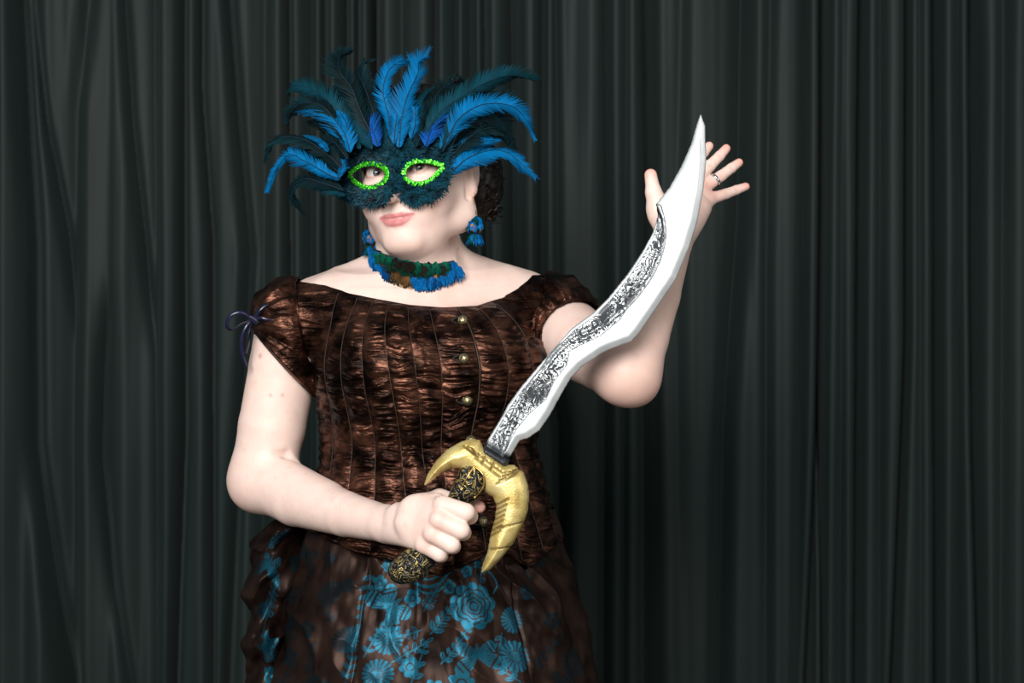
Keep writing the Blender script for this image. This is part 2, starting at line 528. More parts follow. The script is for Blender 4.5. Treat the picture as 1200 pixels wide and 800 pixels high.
# dark fold valleys: (points (px,row)), depth m, half width px
GROOVES = [
    ([(17, 0), (26, 150), (35, 280), (38, 520), (60, 700), (78, 800)], .075, 9),
    ([(33, 0), (52, 157), (72, 262), (88, 400)], .05, 5),
    ([(100, 0), (88, 130), (86, 280), (84, 500), (84, 800)], .035, 9),
    ([(142, 0), (150, 140), (163, 262), (180, 430)], .045, 5),
    ([(128, 300), (118, 430), (115, 535), (128, 660), (150, 800)], .04, 6),
    ([(180, 0), (184, 800)], .03, 6),
    ([(211, 0), (211, 280), (212, 500), (202, 800)], .08, 5),
    ([(233, 0), (233, 105), (245, 280), (246, 500), (246, 800)], .06, 4),
    ([(266, 0), (280, 175), (290, 300), (280, 500), (265, 800)], .06, 6),
    ([(310, 0), (306, 800)], .035, 9),
    ([(336, 0), (338, 400), (336, 800)], .07, 4),
    ([(362, 0), (362, 800)], .04, 6),
    ([(378, 0), (379, 250), (381, 800)], .07, 5),
    ([(402, 0), (405, 800)], .085, 5),
    ([(417, 0), (420, 800)], .075, 4),
    ([(438, 0), (440, 800)], .085, 6),
    ([(470, 0), (472, 800)], .03, 8),
    ([(508, 0), (508, 800)], .06, 4),
    ([(532, 0), (530, 800)], .05, 4),
    ([(550, 0), (552, 800)], .085, 8),
    ([(567, 0), (572, 800)], .055, 4),
    ([(600, 0), (604, 400), (610, 800)], .075, 8),
    ([(635, 0), (633, 400), (660, 500), (662, 800)], .07, 5),
    ([(652, 0), (655, 400), (660, 800)], .03, 5),
    ([(710, 0), (712, 300), (710, 800)], .05, 5),
    ([(735, 0), (732, 800)], .025, 4),
    ([(759, 0), (762, 200), (762, 800)], .10, 7),
    ([(800, 0), (792, 300), (800, 800)], .025, 10),
    ([(872, 0), (868, 250), (850, 500), (844, 800)], .06, 9),
    ([(905, 0), (900, 300), (900, 800)], .025, 6),
    ([(946, 0), (943, 350), (936, 800)], .05, 6),
    ([(970, 0), (968, 250), (963, 480), (950, 800)], .10, 4),
    ([(990, 0), (988, 800)], .03, 5),
    ([(1014, 0), (1010, 400), (1007, 800)], .09, 5),
    ([(1036, 0), (1034, 800)], .03, 5),
    ([(1068, 0), (1066, 400), (1058, 600), (1050, 800)], .08, 4),
    ([(1082, 0), (1082, 800)], .03, 5),
    ([(1101, 0), (1102, 400), (1104, 800)], .08, 6),
    ([(1130, 0), (1132, 300), (1128, 800)], .05, 6),
    ([(1146, 0), (1148, 500), (1155, 800)], .08, 5),
    ([(1180, 0), (1178, 800)], .05, 8),
    ([(1215, 0), (1215, 800)], .06, 6),
]
for q in range(14):
    GROOVES.append(([(1240 + q * 27, 0), (1238 + q * 27, 800)], .06, 6))
    GROOVES.append(([(-14 - q * 27, 0), (-16 - q * 27, 800)], .06, 6))
def curtain_depth(px, row):
    y = np.zeros(np.broadcast(px, row).shape)
    for pts, dep, w in GROOVES:
        pts = np.array(pts, float)
        g = np.interp(row, pts[:, 1], pts[:, 0])
        fade = 1.0
        if pts[0, 1] > 100: fade = sstep(pts[0, 1], pts[0, 1] + 120, row)
        if pts[-1, 1] < 700: fade = fade * sstep(pts[-1, 1] + 20, pts[-1, 1] - 150, row)
        dx = np.abs(px - g)
        y = y + 0.72 * dep * fade * (0.72 * np.exp(-(dx / w) ** 2 * 0.7) + 0.38 * np.exp(-dx / (w * 2.4)))
    zz = np.zeros_like(y)
    y = y + 0.012 * vnoise(np.stack([px / 24 + zz, row / 900 + zz, zz], -1), 3) + 0.003 * vnoise(np.stack([px / 9 + zz, row / 1100 + zz, zz], -1), 5)
    y = y + 0.004 * vnoise(np.stack([(px + row * 0.22) / 40 + zz, row / 420 + zz, zz], -1), 9)
    return y
def curtain_panel(label, x0, x1, dy):
    nx = int((x1 - x0) / 1.6); nz = 180
    px = np.linspace(x0, x1, nx)[:, None]; row = np.linspace(-330, 1270, nz)[None, :]
    dep = curtain_depth(px, row)
    # edges turn under
    e = np.minimum(px - x0, x1 - px)
    dep = dep + 0.05 * np.exp(-(e / 4.0) ** 2) + dy
    v = np.stack([(px - 600) * KC + 0 * row, YC + dep, ZC + (400 - row) * KC + 0 * px], -1)
    zmin = v[0, -1, 2]
    v[..., 2] += (0.012 - zmin) * np.linspace(0, 1, nz)[None, :]
    v = v.reshape(-1, 3)
    f = grid_faces(nx, nz)[:, ::-1]
    loc = ((x0 + x1) / 2 * KC - 600 * KC, YC, 0.0)
    o = mk('curtain', v, f, M['curtain'], loc=loc)
    sol = o.modifiers.new('cloth_thickness', 'SOLIDIFY'); sol.thickness = 0.002; sol.offset = 1
    return tag(o, label, 'curtain', 'dark backdrop curtains')
curtain_panel('dark green-black curtain hanging left of the person, behind the ribbon bow', -380, 436, 0.0)
curtain_panel('dark curtain with straight folds directly behind the mask, sword and raised hand', 436, 967, 0.0)
curtain_panel('dark curtain with close vertical folds at far right, beyond the raised hand', 967, 1600, 0.0)

# ------------------------------------------------------------------ the person: body
person = empty('person', (P(505, 400, 0.0)[0], 0.0, 0.0),
               'person in feathered mask, brown ruched bodice and blue brocade skirt holding a toy sword', 'person')

H = 0.002
fld = Field((-0.43, -0.33, 0.90), (0.36, 0.20, 1.72), H)
TY = math.radians(14)
rows = np.array([335, 360, 400, 430, 470, 520, 570, 620, 680, 800], float)
t_cx = np.array([490, 497, 503, 506, 506, 503, 506, 507, 508, 508], float)
t_a = np.array([.100, .142, .150, .154, .147, .140, .150, .168, .182, .192])
t_cy = np.array([.025, .015, .00, -.004, .0, .005, .005, .005, .008, .012])
t_b = np.array([.052, .080, .107, .120, .116, .106, .116, .130, .142, .150])
def row_z(r): return ZC + (400 - np.asarray(r, float)) / S
zs = row_z(rows)[::-1]
def prof(arr, z): return np.interp(z, zs, np.asarray(arr)[::-1])
def torso(X, Y, Z):
    cx = (prof(t_cx, Z) - 600) / S; cy = prof(t_cy, Z); a = prof(t_a, Z); b = prof(t_b, Z)
    dx = X - cx; dy = Y - cy
    u = dx * math.cos(TY) + dy * math.sin(TY); v = -dx * math.sin(TY) + dy * math.cos(TY)
    k0 = np.sqrt((u / a) ** 2 + (v / b) ** 2); k1 = np.sqrt((u / a ** 2) ** 2 + (v / b ** 2) ** 2) + 1e-6
    d = k0 * (k0 - 1) / k1
    return np.maximum(d, np.maximum(zs[0] + 0.012 - Z, Z - zs[-1] - 0.004))
fld.add(torso, (-0.35, -0.2, zs[0]), (0.15, 0.2, zs[-1] + 0.01), 0, m=0.04)
# bust under the bodice
fld.ell(P(462, 428, -.062), (.068, .062, .068), 0.05)
fld.ell(P(560, 424, -.048), (.068, .062, .068), 0.05)
# neck, trapezius, collar, shoulders
fld.cone(P(490, 352, .02), P(492, 262, .005), .060, .053, 0.04)
fld.cone(P(478, 312, .035), P(372, 352, .030), .034, .034, 0.035)
fld.cone(P(508, 312, .035), P(612, 345, .045), .034, .034, 0.035)
fld.cone(P(455, 356, -.01), P(347, 379, .0), .042, .050, 0.025)
fld.cone(P(535, 354, .0), P(640, 371, .04), .042, .049, 0.025)
fld.cone(P(478, 350, -.052), P(385, 338, -.005), .009, .010, 0.03)      # collar bones
fld.cone(P(508, 350, -.050), P(600, 334, .02), .009, .010, 0.03)
F_torso = fld.F.copy()

# her right arm (picture left), forearm coming forward to the sword
E1 = P(307, 560, .00)
fld.chain([P(342, 380, .0), P(332, 430, .0), P(319, 500, .0), E1], [.049, .047, .0465, .043], 0.003, k0=.012)
fld.cone(P(296, 573, .012), P(296, 573, .010), .020, .020, 0.03)          # point of the elbow
fld.chain([E1, P(348, 583, -.05), P(405, 602, -.125), P(458, 615, -.195)], [.042, .0385, .0295, .0228], 0.003, k0=.02)
fld.chain([P(330, 566, -.03), P(380, 588, -.09)], [.034, .028], 0.01)
# her left arm (picture right), raised
E2 = P(733, 434, -.155)
fld.chain([P(645, 372, .04), P(690, 410, -.06), E2], [.049, .046, .042], 0.003, k0=.012)
fld.cone(P(748, 453, -.148), P(748, 453, -.148), .016, .017, 0.03)
fld.chain([E2, P(745, 395, -.150), P(764, 345, -.142), P(787, 288, -.128)], [.042, .0430, .037, .0262], 0.003, k0=.02)

def skin_y(px, row):
    ys = np.arange(-.30, .15, .001)
    p = np.array([P(px, row, q) for q in ys])
    return float(ys[int(np.argmax(fld.sample(p) < 0))])
cp_ = [(324, 531), (336, 533), (350, 541), (364, 551)]
cp_ = [P(x, y, skin_y(x, y)) for x, y in cp_]
for i_, (ra_, rb_) in enumerate(((.0006, .0024), (.0024, .0006))):
    fld.cone(cp_[i_], cp_[i_ + 1], ra_, rb_, 0.010, True, m=.02)
def hand_chain(pts, rs, k=0.004, k0=0.010):
    fld.chain([P(*q) for q in pts], rs, k, 0.012, k0)
# fist round the grip: metacarpals, then curled fingers
fld.cone(P(455, 614, -.192), P(472, 614, -.215), .0222, .0210, 0.01)
mcp = {'i': (519, 592, -.276), 'm': (515, 609, -.284), 'r': (507, 625, -.279), 'p': (497, 638, -.268)}
wr = {'i': (468, 602, -.216), 'm': (468, 609, -.220), 'r': (466, 617, -.218), 'p': (465, 624, -.212)}
for f_, r_ in (('i', .0125), ('m', .0125), ('r', .0120), ('p', .0115)):
    fld.cone(P(*wr[f_]), P(*mcp[f_]), .0145, r_ - .0012, 0.010, m=0.02)
fld.ell(P(492, 612, -.246), (.030, .013, .021), 0.010, m=0.02)
fld.cone(P(484, 596, -.236), P(512, 588, -.250), .016, .012, 0.010, m=0.02)   # web and thumb base
fist = {'i': [(519, 592, -.277), (546, 600, -.285), (551, 605, -.262), (536, 607, -.232), (522, 603, -.228)],
        'm': [(515, 609, -.285), (540, 621, -.289), (543, 624, -.262), (528, 625, -.232), (514, 620, -.228)],
        'r': [(507, 625, -.280), (529, 638, -.284), (531, 640, -.260), (517, 640, -.232), (503, 634, -.228)],
        'p': [(497, 638, -.269), (515, 649, -.273), (517, 651, -.255), (505, 651, -.235), (493, 646, -.232)]}
for f_, rr_ in (('i', (.0122, .0112, .0098, .0085, .0075)), ('m', (.0122, .0112, .0098, .0085, .0075)),
                ('r', (.0115, .0108, .0095, .0082, .0072)), ('p', (.0105, .0098, .0085, .0075, .0065))):
    hand_chain(fist[f_], rr_, 0.0015, 0.003)
for k_ in mcp.values():                                                       # knuckle bumps
    fld.ell(P(k_[0] - 1, k_[1], k_[2] - .004), (.008, .0075, .008), 0.006, m=0.015)
hand_chain([(490, 594, -.236), (515, 584, -.226), (540, 588, -.222), (562, 594, -.224)], (.0145, .0115, .0102, .0078), 0.006)

# open raised hand, palm to the camera
mc2 = {'i': (800, 213, -.108), 'm': (811, 216, -.103), 'r': (821, 223, -.102), 'p': (829, 234, -.106)}
for k_, r_ in (('i', .0125), ('m', .0125), ('r', .0120), ('p', .0115)):
    b_ = {'i': (782, 282, -.128), 'm': (787, 282, -.127), 'r': (793, 281, -.127), 'p': (799, 279, -.128)}[k_]
    fld.cone(P(*b_), P(*mc2[k_]), .0140, r_ - .0015, 0.008, m=0.02)
fld.ell(P(800, 247, -.118), (.026, .012, .034), 0.010, m=0.02)
fld.cone(P(784, 276, -.134), P(773, 246, -.142), .0160, .0145, 0.010, m=0.02)   # thenar
fld.cone(P(806, 268, -.132), P(822, 244, -.118), .0150, .0115, 0.010, m=0.02)   # hypothenar
hand_chain([(774, 250, -.142), (766, 226, -.146), (762.5, 205, -.142)], (.0145, .0098, .0083), 0.006, 0.014)
hand_chain([(800, 213, -.108), (816, 191, -.098), (824, 179, -.090), (831, 171, -.084)], (0.0089, 0.0078, 0.0070, 0.0060), 0.0015, 0.005)
hand_chain([(811, 216, -.103), (832, 194, -.092), (843, 183, -.083), (851, 174, -.076)], (0.0089, 0.0076, 0.0069, 0.0060), 0.0015, 0.005)
hand_chain([(821, 223, -.102), (845, 206, -.092), (857, 197, -.083), (866, 190.5, -.076)], (0.0086, 0.0074, 0.0068, 0.0058), 0.0015, 0.005)
hand_chain([(829, 234, -.106), (851, 227, -.098), (863, 222.5, -.091), (874, 218.5, -.086)], (0.0084, 0.0070, 0.0064, 0.0054), 0.0015, 0.005)

# head
HY, HR = math.radians(20), math.radians(5)
hf = np.array([-math.sin(HY), -math.cos(HY), 0.0])
hr0 = np.array([math.cos(HY), -math.sin(HY), 0.0]); hu0 = np.array([0, 0, 1.0])
hu = hu0 * math.cos(HR) - hr0 * math.sin(HR)
hr = hr0 * math.cos(HR) + hu0 * math.sin(HR)
RH = np.stack([hr, hf, hu], 1)                    # local (right, forward, up) -> world
HC = P(491, 204, -.02)
def L(r, f, u): return HC + hr * r + hf * f + hu * u
def Ls(p):
    q = np.asarray(p) - HC
    return q @ hr, q @ hf, q @ hu
def hell(c, rad, k, sub=False, m=0.025): fld.ell(L(*c), rad, k, sub, RH, m)
hell((0, -.012, .030), (.072, .094, .083), 0.0, m=0.035)
hell((0, .028, -.030), (.060, .064, .068), 0.02)
hell((0, .040, -.070), (.043, .044, .036), 0.02)
for s_ in (-1, 1):
    hell((s_ * .036, .052, -.034), (.026, .028, .030), 0.025)
    fld.cone(L(s_ * .055, .000, -.062), L(s_ * .014, .070, -.094), .015, .014, 0.018)
    fld.cone(L(s_ * .058, .004, -.02), L(s_ * .055, .000, -.062), .016, .017, 0.03)
hell((0, .073, -.094), (.021, .018, .0165), 0.015)            # chin
hell((0, .032, -.098), (.036, .036, .018), 0.018)            # soft under-chin
hell((0, .072, -.060), (.032, .020, .022), 0.02)            # muzzle
fld.cone(L(0, .038, -.100), L(0, .0, -.130), .024, .040, 0.02)
for s_ in (-1, 1):                                           # eye sockets, lids
    hell((s_ * .031, .094, -.001), (.019, .016, .0125), 0.012, True)
    hell((s_ * .031, .0715, -.001), (.0145, .0145, .0138), 0.004)
fld.cone(L(0, .084, .004), L(0, .104, -.032), .0075, .0088, 0.014, m=0.02)
hell((0, .1085, -.0385), (.0100, .0100, .0085), 0.008)
for s_ in (-1, 1):
    hell((s_ * .0125, .094, -.0395), (.0070, .0095, .0070), 0.006)
    hell((s_ * .0065, .100, -.0470), (.0032, .0050, .0030), 0.002, True)
# lips
def skin_f(r, u):
    fs = np.arange(.13, .03, -.0005)
    p = np.array([L(r, q, u) for q in fs])
    d = fld.sample(p)
    i = int(np.argmax(d < 0))
    return float(fs[i])
lip_pts = [(-.0235, .078, -.0605), (-.012, .0895, -.0590), (0, .0925, -.0598), (.012, .0895, -.0588), (.0250, .078, -.0592)]
lip_pts = [(r, skin_f(r, u - .0035) - .0012, u - .0035) for r, _f, u in lip_pts]
for i_ in range(4):
    rr_ = [.0018, .0031, .0032, .0031, .0018]
    fld.cone(L(*lip_pts[i_]), L(*lip_pts[i_ + 1]), rr_[i_], rr_[i_ + 1], 0.004, m=0.015)
lo_pts = [(-.0215, .079, -.0630), (-.011, .0885, -.0685), (0, .0905, -.0700), (.011, .0885, -.0683), (.0228, .079, -.0615)]
lo_pts = [(r, skin_f(r, u - .0025) - .0024, u - .0025) for r, _f, u in lo_pts]
for i_ in range(4):
    rr_ = [.0018, .0044, .0049, .0044, .0018]
    fld.cone(L(*lo_pts[i_]), L(*lo_pts[i_ + 1]), rr_[i_], rr_[i_ + 1], 0.004, m=0.015)
cr = [(-.0245, .0800, -.0612), (-.012, .0945, -.0640), (0, .0975, -.0640), (.012, .0945, -.0638), (.0255, .0800, -.0600)]
cr = [(r, skin_f(r, u - .0033) + (.0006 if abs(r) < .02 else .0), u - .0033) for r, _f, u in cr]
for i_ in range(4):
    fld.cone(L(*cr[i_]), L(*cr[i_ + 1]), .0012, .0012, 0.003, True, m=0.01)
# eye slits: room for the eyeballs
for s_ in (-1, 1):
    hell((s_ * .031, .086, -.0005), (.0125, .012, .0055), 0.002, True)
# ears
for s_ in (-1, 1):
    hell((s_ * .0765, -.004, -.002), (.0085, .017, .029), 0.004)
    hell((s_ * .0765, .001, -.028), (.0070, .0085, .0115), 0.003)
    hell((s_ * .0855, -.001, -.002), (.0060, .009, .015), 0.005, True)
    fld.cone(L(s_ * .078, .017, .005), L(s_ * .074, .013, -.040), .0035, .0045, 0.005, True, m=.015)

bv, bf = fld.mesh()
under = (fld.sample(bv, F_torso) < .004) & (bv[:, 2] < row_z(585))
wz = sstep(row_z(585), row_z(610), bv[:, 2]) * under * .10
bv[:, 0] += ((prof(t_cx, bv[:, 2]) - 600) / S - bv[:, 0]) * wz
bv[:, 1] += (prof(t_cy, bv[:, 2]) - bv[:, 1]) * wz
# legs and feet at a coarser step, part of the same body
leg = Field((-0.36, -0.24, 0.0), (0.14, 0.22, 0.99), 0.006)
for lx in (465, 555):
    leg.cone(P(lx, 690, .01), P(lx + 2, 1060, -.0), .095, .060, 0.03)
    leg.cone(P(lx + 2, 1060, -.0), (P(lx + 2, 1060, 0)[0], .015, .085), .058, .036, 0.03)
    leg.cone((P(lx + 2, 1060, 0)[0], .02, .045), (P(lx + 2, 1060, 0)[0] + .01, -.14, .030), .036, .028, 0.03)
lv, lf = leg.mesh()
bv, bf = np.vstack([bv, lv]), np.vstack([bf, lf + len(bv)])
body = mk('body', bv, bf, M['skin'], person)

# pigment
base = np.array([0.80, 0.605, 0.530])
pc = np.tile(base, (len(bv), 1))
def blush(c, rad, colr, w):
    global pc
    d2 = ((bv - np.asarray(c)) ** 2).sum(1)
    g = (w * np.exp(-d2 / rad ** 2))[:, None]
    pc = pc * (1 - g) + np.array(colr) * g
pink = (0.74, 0.36, 0.29)
for q in ((831, 169, -.08), (852, 172, -.075), (868, 189, -.075), (877, 217, -.085), (762, 201, -.142), (563, 594, -.224)):
    blush(P(*q), .012, (0.78, 0.30, 0.24), .8)
for q in ((835, 224, -.11), (829, 215, -.11), (812, 240, -.13)):
    blush(P(*q), .018, pink, .35)
for q in ((519, 590, -.287), (515, 607, -.295), (507, 624, -.29), (497, 638, -.28)):
    blush(P(*q), .012, pink, .30)
for q in ((832, 194, -.10), (843, 183, -.091), (845, 206, -.10), (857, 197, -.091), (851, 227, -.106), (863, 222.5, -.099), (838, 231, -.113), (830, 214, -.110)):
    blush(P(*q), .0032, (0.60, 0.27, 0.20), .40)
for q in ((317, 463), (331, 463)): blush(P(q[0], q[1], skin_y(*q)), .0022, (0.45, 0.2, 0.14), .7)
blush(P(305, 417, skin_y(305, 417)), .0035, (0.40, 0.22, 0.13), .7)
blush(P(750, 462, -.17), .04, pink, .45)
blush(P(293, 578, .0), .04, pink, .25)
blush(P(522, 345, -.09), .05, pink, .35)
blush(L(-.04, .07, -.05), .03, pink, .22); blush(L(.04, .07, -.05), .03, pink, .22)
blush(L(0, .118, -.040), .010, pink, .3); blush(L(0, .086, -.095), .02, pink, .2)
blush(L(.076, -.004, -.03), .014, pink, .4)
# shade on the raised forearm, painted in as a ruddier skin tone
g = (.45 * sstep(.07, .12, bv[:, 0]) * sstep(row_z(270), row_z(310), bv[:, 2]))[:, None]
pc = pc * (1 - g) + np.array([0.74, 0.485, 0.405]) * g
# lips
rl, fl_, ul = Ls(bv)
dmin = np.full(len(bv), 1.0)
for lst in (lip_pts, lo_pts):
    a = np.array(lst)
    pp = catmull(a, 40)
    rad = np.interp(np.linspace(0, 1, 40), [0, .25, .5, .75, 1], ([.0018, .0036, .0036, .0036, .0018] if lst is lip_pts else [.0020, .0048, .0054, .0048, .0020]))
    sel = np.where((np.abs(rl) < .04) & (fl_ > .06) & (np.abs(ul + .066) < .02))[0]
    q = np.stack([rl[sel], fl_[sel], ul[sel]], 1)
    dd = np.sqrt((((q[:, None, :] - pp[None]) * np.array([1, .6, 1])) ** 2).sum(-1)) - rad[None]
    dmin[sel] = np.minimum(dmin[sel], dd.min(1))
g = sstep(.0009, -.0006, dmin)[:, None]
pc = pc * (1 - g) + np.array([0.56, 0.205, 0.205]) * g
# lid rims and lashes line
for s_ in (-1, 1):
    d = np.sqrt(((rl - s_ * .031) / .0145) ** 2 + ((ul + .0005) / .0075) ** 2)
    g = (sstep(1.25, 1.0, d) * (fl_ > .06))[:, None] * .6
    pc = pc * (1 - g) + np.array([0.33, 0.14, 0.11]) * g
# freckles on the forearm and upper arms
fr_ = np.clip(vnoise(bv * 170, 21) - .62, 0, 1) * 2.2 * (bv[:, 0] < -0.13) * (bv[:, 2] < 1.25) + np.clip(vnoise(bv * 80, 23) - .78, 0, 1) * 3 * (bv[:, 2] < 1.35)
fr_ = np.clip(fr_ * .45, 0, .13)[:, None]
pc = pc * (1 - fr_) + np.array([0.45, 0.22, 0.13]) * fr_
vcol(body, 'pigment', pc)

# eyes
for s_ in (-1, 1):
    c = L(s_ * .031, .0705, -.0008)
    tgt = np.array([0.0, -D, ZC]) - c; tgt /= np.linalg.norm(tgt)
    tgt = tgt + np.array([0.02, 0, 0.04]); tgt /= np.linalg.norm(tgt)
    x_ = np.cross([0, 0, 1], tgt); x_ /= np.linalg.norm(x_); y_ = np.cross(tgt, x_)
    Re = np.stack([x_, y_, tgt], 1)
    R0 = .0130
    th = np.linspace(math.pi, 0.44, 24)
    v, f = lathe([(R0 * math.sin(t), R0 * math.cos(t)) for t in th], 28, c, Re)
    eye = mk('eyeball', v, f, M['eye_white'], person)
    th = np.linspace(0.50, 0.17, 8)
    v, f = lathe([((R0 + .0002) * math.sin(t), (R0 + .0002) * math.cos(t)) for t in th], 28, c, Re)
    mk('iris', v, f, M['iris'], eye)
    th = np.linspace(0.19, 0.001, 6)
    v, f = lathe([((R0 + .0003) * math.sin(t), (R0 + .0003) * math.cos(t)) for t in th], 20, c, Re)
    mk('pupil', v, f, M['pupil'], eye)

# hair: cap and curls
hf_ = Field(HC - np.array([.14, .14, .12]), HC + np.array([.14, .16, .16]), 0.003)
hf_.ell(L(0, -.018, .036), (.084, .098, .090), 0, False, RH)
hf_.ell(L(.020, -.085, -.015), (.058, .042, .050), 0.03, False, RH)
hf_.ell(L(.055, -.055, -.020), (.030, .028, .045), 0.03, False, RH)
hf_.ell(P(566, 220, .03), (.024, .040, .043), 0.02)
hf_.ell(P(560, 190, .03), (.026, .045, .035), 0.02)
hf_.ell(L(-.045, -.050, -.020), (.034, .034, .042), 0.03, False, RH)
hf_.ell(L(0, .10, -.035), (.075, .085, .095), 0.01, True, RH)
hv, hfaces = hf_.mesh()
nn = vnoise(hv * 150, 31)
cen = L(0, -.02, .02)
dirs = (hv - cen) / np.linalg.norm(hv - cen, axis=1)[:, None]
hv = hv + dirs * (nn * .003)[:, None]
parts = [(hv, [tuple(q) for q in hfaces])]
def curl(p, d, ln, rad, turns, rt):
    n = int(turns * 12) + 2
    t = np.linspace(0, 1, n)
    d = np.asarray(d, float); d /= np.linalg.norm(d)
    a = np.cross(d, [0.3, 1, 0.2]); a /= np.linalg.norm(a); b = np.cross(d, a)
    ph = random.random() * 6.28
    an = t * turns * 2 * math.pi + ph
    pth = np.asarray(p)[None] + t[:, None] * d[None] * ln + (np.cos(an)[:, None] * a + np.sin(an)[:, None] * b) * (rad * (1 - .4 * t))[:, None]
    return tube(pth, rt * (1 - .55 * t), 5)
for q in range(70):           # curls round the nape and behind her left ear
    p = P(random.uniform(556, 582), random.uniform(185, 245), random.uniform(-.015, .06))
    parts.append(curl(p, (random.uniform(-.3, .5), random.uniform(-.3, .3), random.uniform(-1, -.3)), random.uniform(.015, .035), random.uniform(.004, .009), random.uniform(1.2, 2.4), random.uniform(.0009, .0018)))
for q in range(30):           # top curls
    p = L(random.uniform(-.05, .06), random.uniform(-.04, .06), random.uniform(.105, .118))
    parts.append(curl(p, (random.uniform(-1, 1), random.uniform(-.3, .3), random.uniform(-.2, .5)), random.uniform(.015, .03), random.uniform(.004, .009), random.uniform(1.2, 2.2), random.uniform(.0009, .0016)))
for q in range(26):           # far side
    p = L(random.uniform(-.080, -.05), random.uniform(-.07, -.020), random.uniform(-.065, .03))
    parts.append(curl(p, (random.uniform(-.3, .2), random.uniform(-.3, .3), -1), random.uniform(.015, .035), random.uniform(.004, .008), random.uniform(1.2, 2.2), random.uniform(.0009, .0016)))
v, f = join(parts)
hair = mk('hair', v, f, M['hair'], person)
hair['label'] = 'dark brown curly hair pinned up'

# ------------------------------------------------------------------ bodice
neck_px = np.array([(345, 329), (378, 334), (410, 344), (440, 350), (480, 357), (520, 360), (560, 358), (590, 349), (610, 337), (627, 322), (640, 322)], float)
hem_px = np.array([(335, 606), (356, 620), (400, 640), (425, 650), (470, 662), (515, 676), (545, 662), (573, 649), (595, 652), (617, 668), (640, 648), (660, 632), (680, 620)], float)
def radial(theta, Z, off, rmax=0.30, F=None):
    """largest radius where the torso field is below off; theta, Z 2-D arrays"""
    F = F_torso if F is None else F
    cx = (prof(t_cx, Z) - 600) / S; cy = prof(t_cy, Z)
    rr = np.arange(0.03, rmax, 0.004)
    dx, dy = np.sin(theta), -np.cos(theta)
    p = np.stack([cx[..., None] + dx[..., None] * rr, cy[..., None] + dy[..., None] * rr, np.broadcast_to(Z[..., None], Z.shape + rr.shape)], -1)
    f = fld.sample(p, F) - off
    ins = f < 0
    last = ins.shape[-1] - 1 - np.argmax(ins[..., ::-1], -1)
    last = np.where(ins.any(-1), last, 0); last = np.minimum(last, len(rr) - 2)
    f0 = np.take_along_axis(f, last[..., None], -1)[..., 0]; f1 = np.take_along_axis(f, last[..., None] + 1, -1)[..., 0]
    t = np.clip(f0 / np.where(np.abs(f0 - f1) < 1e-6, 1, f0 - f1), 0, 1)
    return rr[last] + t * 0.004, cx, cy
def blur(a, n, wrap=True):
    for _ in range(n):
        if wrap: a = (np.roll(a, 1, 0) + 2 * a + np.roll(a, -1, 0)) / 4
        b = np.pad(a, ((0, 0), (1, 1)), mode='edge')
        a = (b[:, :-2] + 2 * b[:, 1:-1] + b[:, 2:]) / 4
    return a
def bil(a, u, v):
    """a periodic in u; u in [0,nu), v in [0,nv-1]"""
    nu, nv = a.shape
    i = np.floor(u).astype(int); fu = u - i; j = np.minimum(np.floor(v).astype(int), nv - 2); fv = v - j
    i0 = i % nu; i1 = (i + 1) % nu
    return (a[i0, j] * (1 - fu) + a[i1, j] * fu) * (1 - fv) + (a[i0, j + 1] * (1 - fu) + a[i1, j + 1] * fu) * fv
NU, NZ = 160, 110
zg = np.linspace(row_z(700), row_z(315), NZ)
tg = np.linspace(0, 2 * math.pi, NU, endpoint=False)
TH, ZZ = np.meshgrid(tg, zg, indexing='ij')
RB, _, _ = radial(TH, ZZ, 0.0)
RB = blur(RB, 3)
def bod_r(th, z, off=0.0):
    u = (th % (2 * math.pi)) / (2 * math.pi) * NU
    v = np.clip((z - zg[0]) / (zg[-1] - zg[0]) * (NZ - 1), 0, NZ - 1.001)
    return bil(RB, u, v) + off
def bod_pt(th, z, off):
    r = bod_r(th, z, off)
    cx = (prof(t_cx, z) - 600) / S; cy = prof(t_cy, z)
    return np.stack([cx + np.sin(th) * r, cy - np.cos(th) * r, z + 0 * th], -1)
def edge_z(th, curve, z0):
    z = np.full(th.shape, z0)
    for _ in range(12):
        p = bod_pt(th, z, .007)
        px, _r = to_px(p)
        k = (D + p[:, 1]) / (D * S)
        row = np.interp(px, curve[:, 0], curve[:, 1])
        z = 0.5 * z + 0.5 * (ZC + (400 - row) * k)
    return z
nu, nv = 620, 330
th = np.linspace(-math.pi, math.pi, nu, endpoint=False)
ztop = edge_z(th, neck_px, row_z(350)); zbot = edge_z(th, hem_px, row_z(640))
kk = np.ones(7) / 7
zz_ = ztop[:, None] * np.linspace(0, 1, nv) + zbot[:, None] * (1 - np.linspace(0, 1, nv))
thg = np.broadcast_to(th[:, None], zz_.shape)
# stitched channels: vertical seams at these angles (0 = towards the camera)
def th_for_px(x, z):
    q = np.linspace(-1.5, 1.5, 400)
    px, _ = to_px(bod_pt(q, np.full(400, z), .007))
    return np.interp(x, px, q)
zm = row_z(440)
seam_x = [384, 402, 425, 452, 482, 512, 555, 588, 617, 640]
seam_lo = [386, 410, 440, 474, 500, 522, 556, 588, 612, 632]
seam_up = np.array([th_for_px(x, row_z(400)) for x in seam_x]); seam_dn = np.array([th_for_px(x, row_z(560)) for x in seam_lo])
def seam_th(i, z):
    t = np.clip((z - row_z(560)) / (row_z(400) - row_z(560)), -0.5, 1.35)
    return seam_dn[i] + (seam_up[i] - seam_dn[i]) * t
sd = np.full(zz_.shape, 9.0); cell = np.zeros(zz_.shape, int)
for i in range(len(seam_x)):
    s_ = seam_th(i, zz_)
    sd = np.minimum(sd, np.abs(thg - s_)); cell += (thg > s_)
back_s = np.abs(((thg * 9 / math.pi) % 1) - .5) / 9 * math.pi
sd = np.where((thg < -1.45) | (thg > 1.45), back_s, sd)
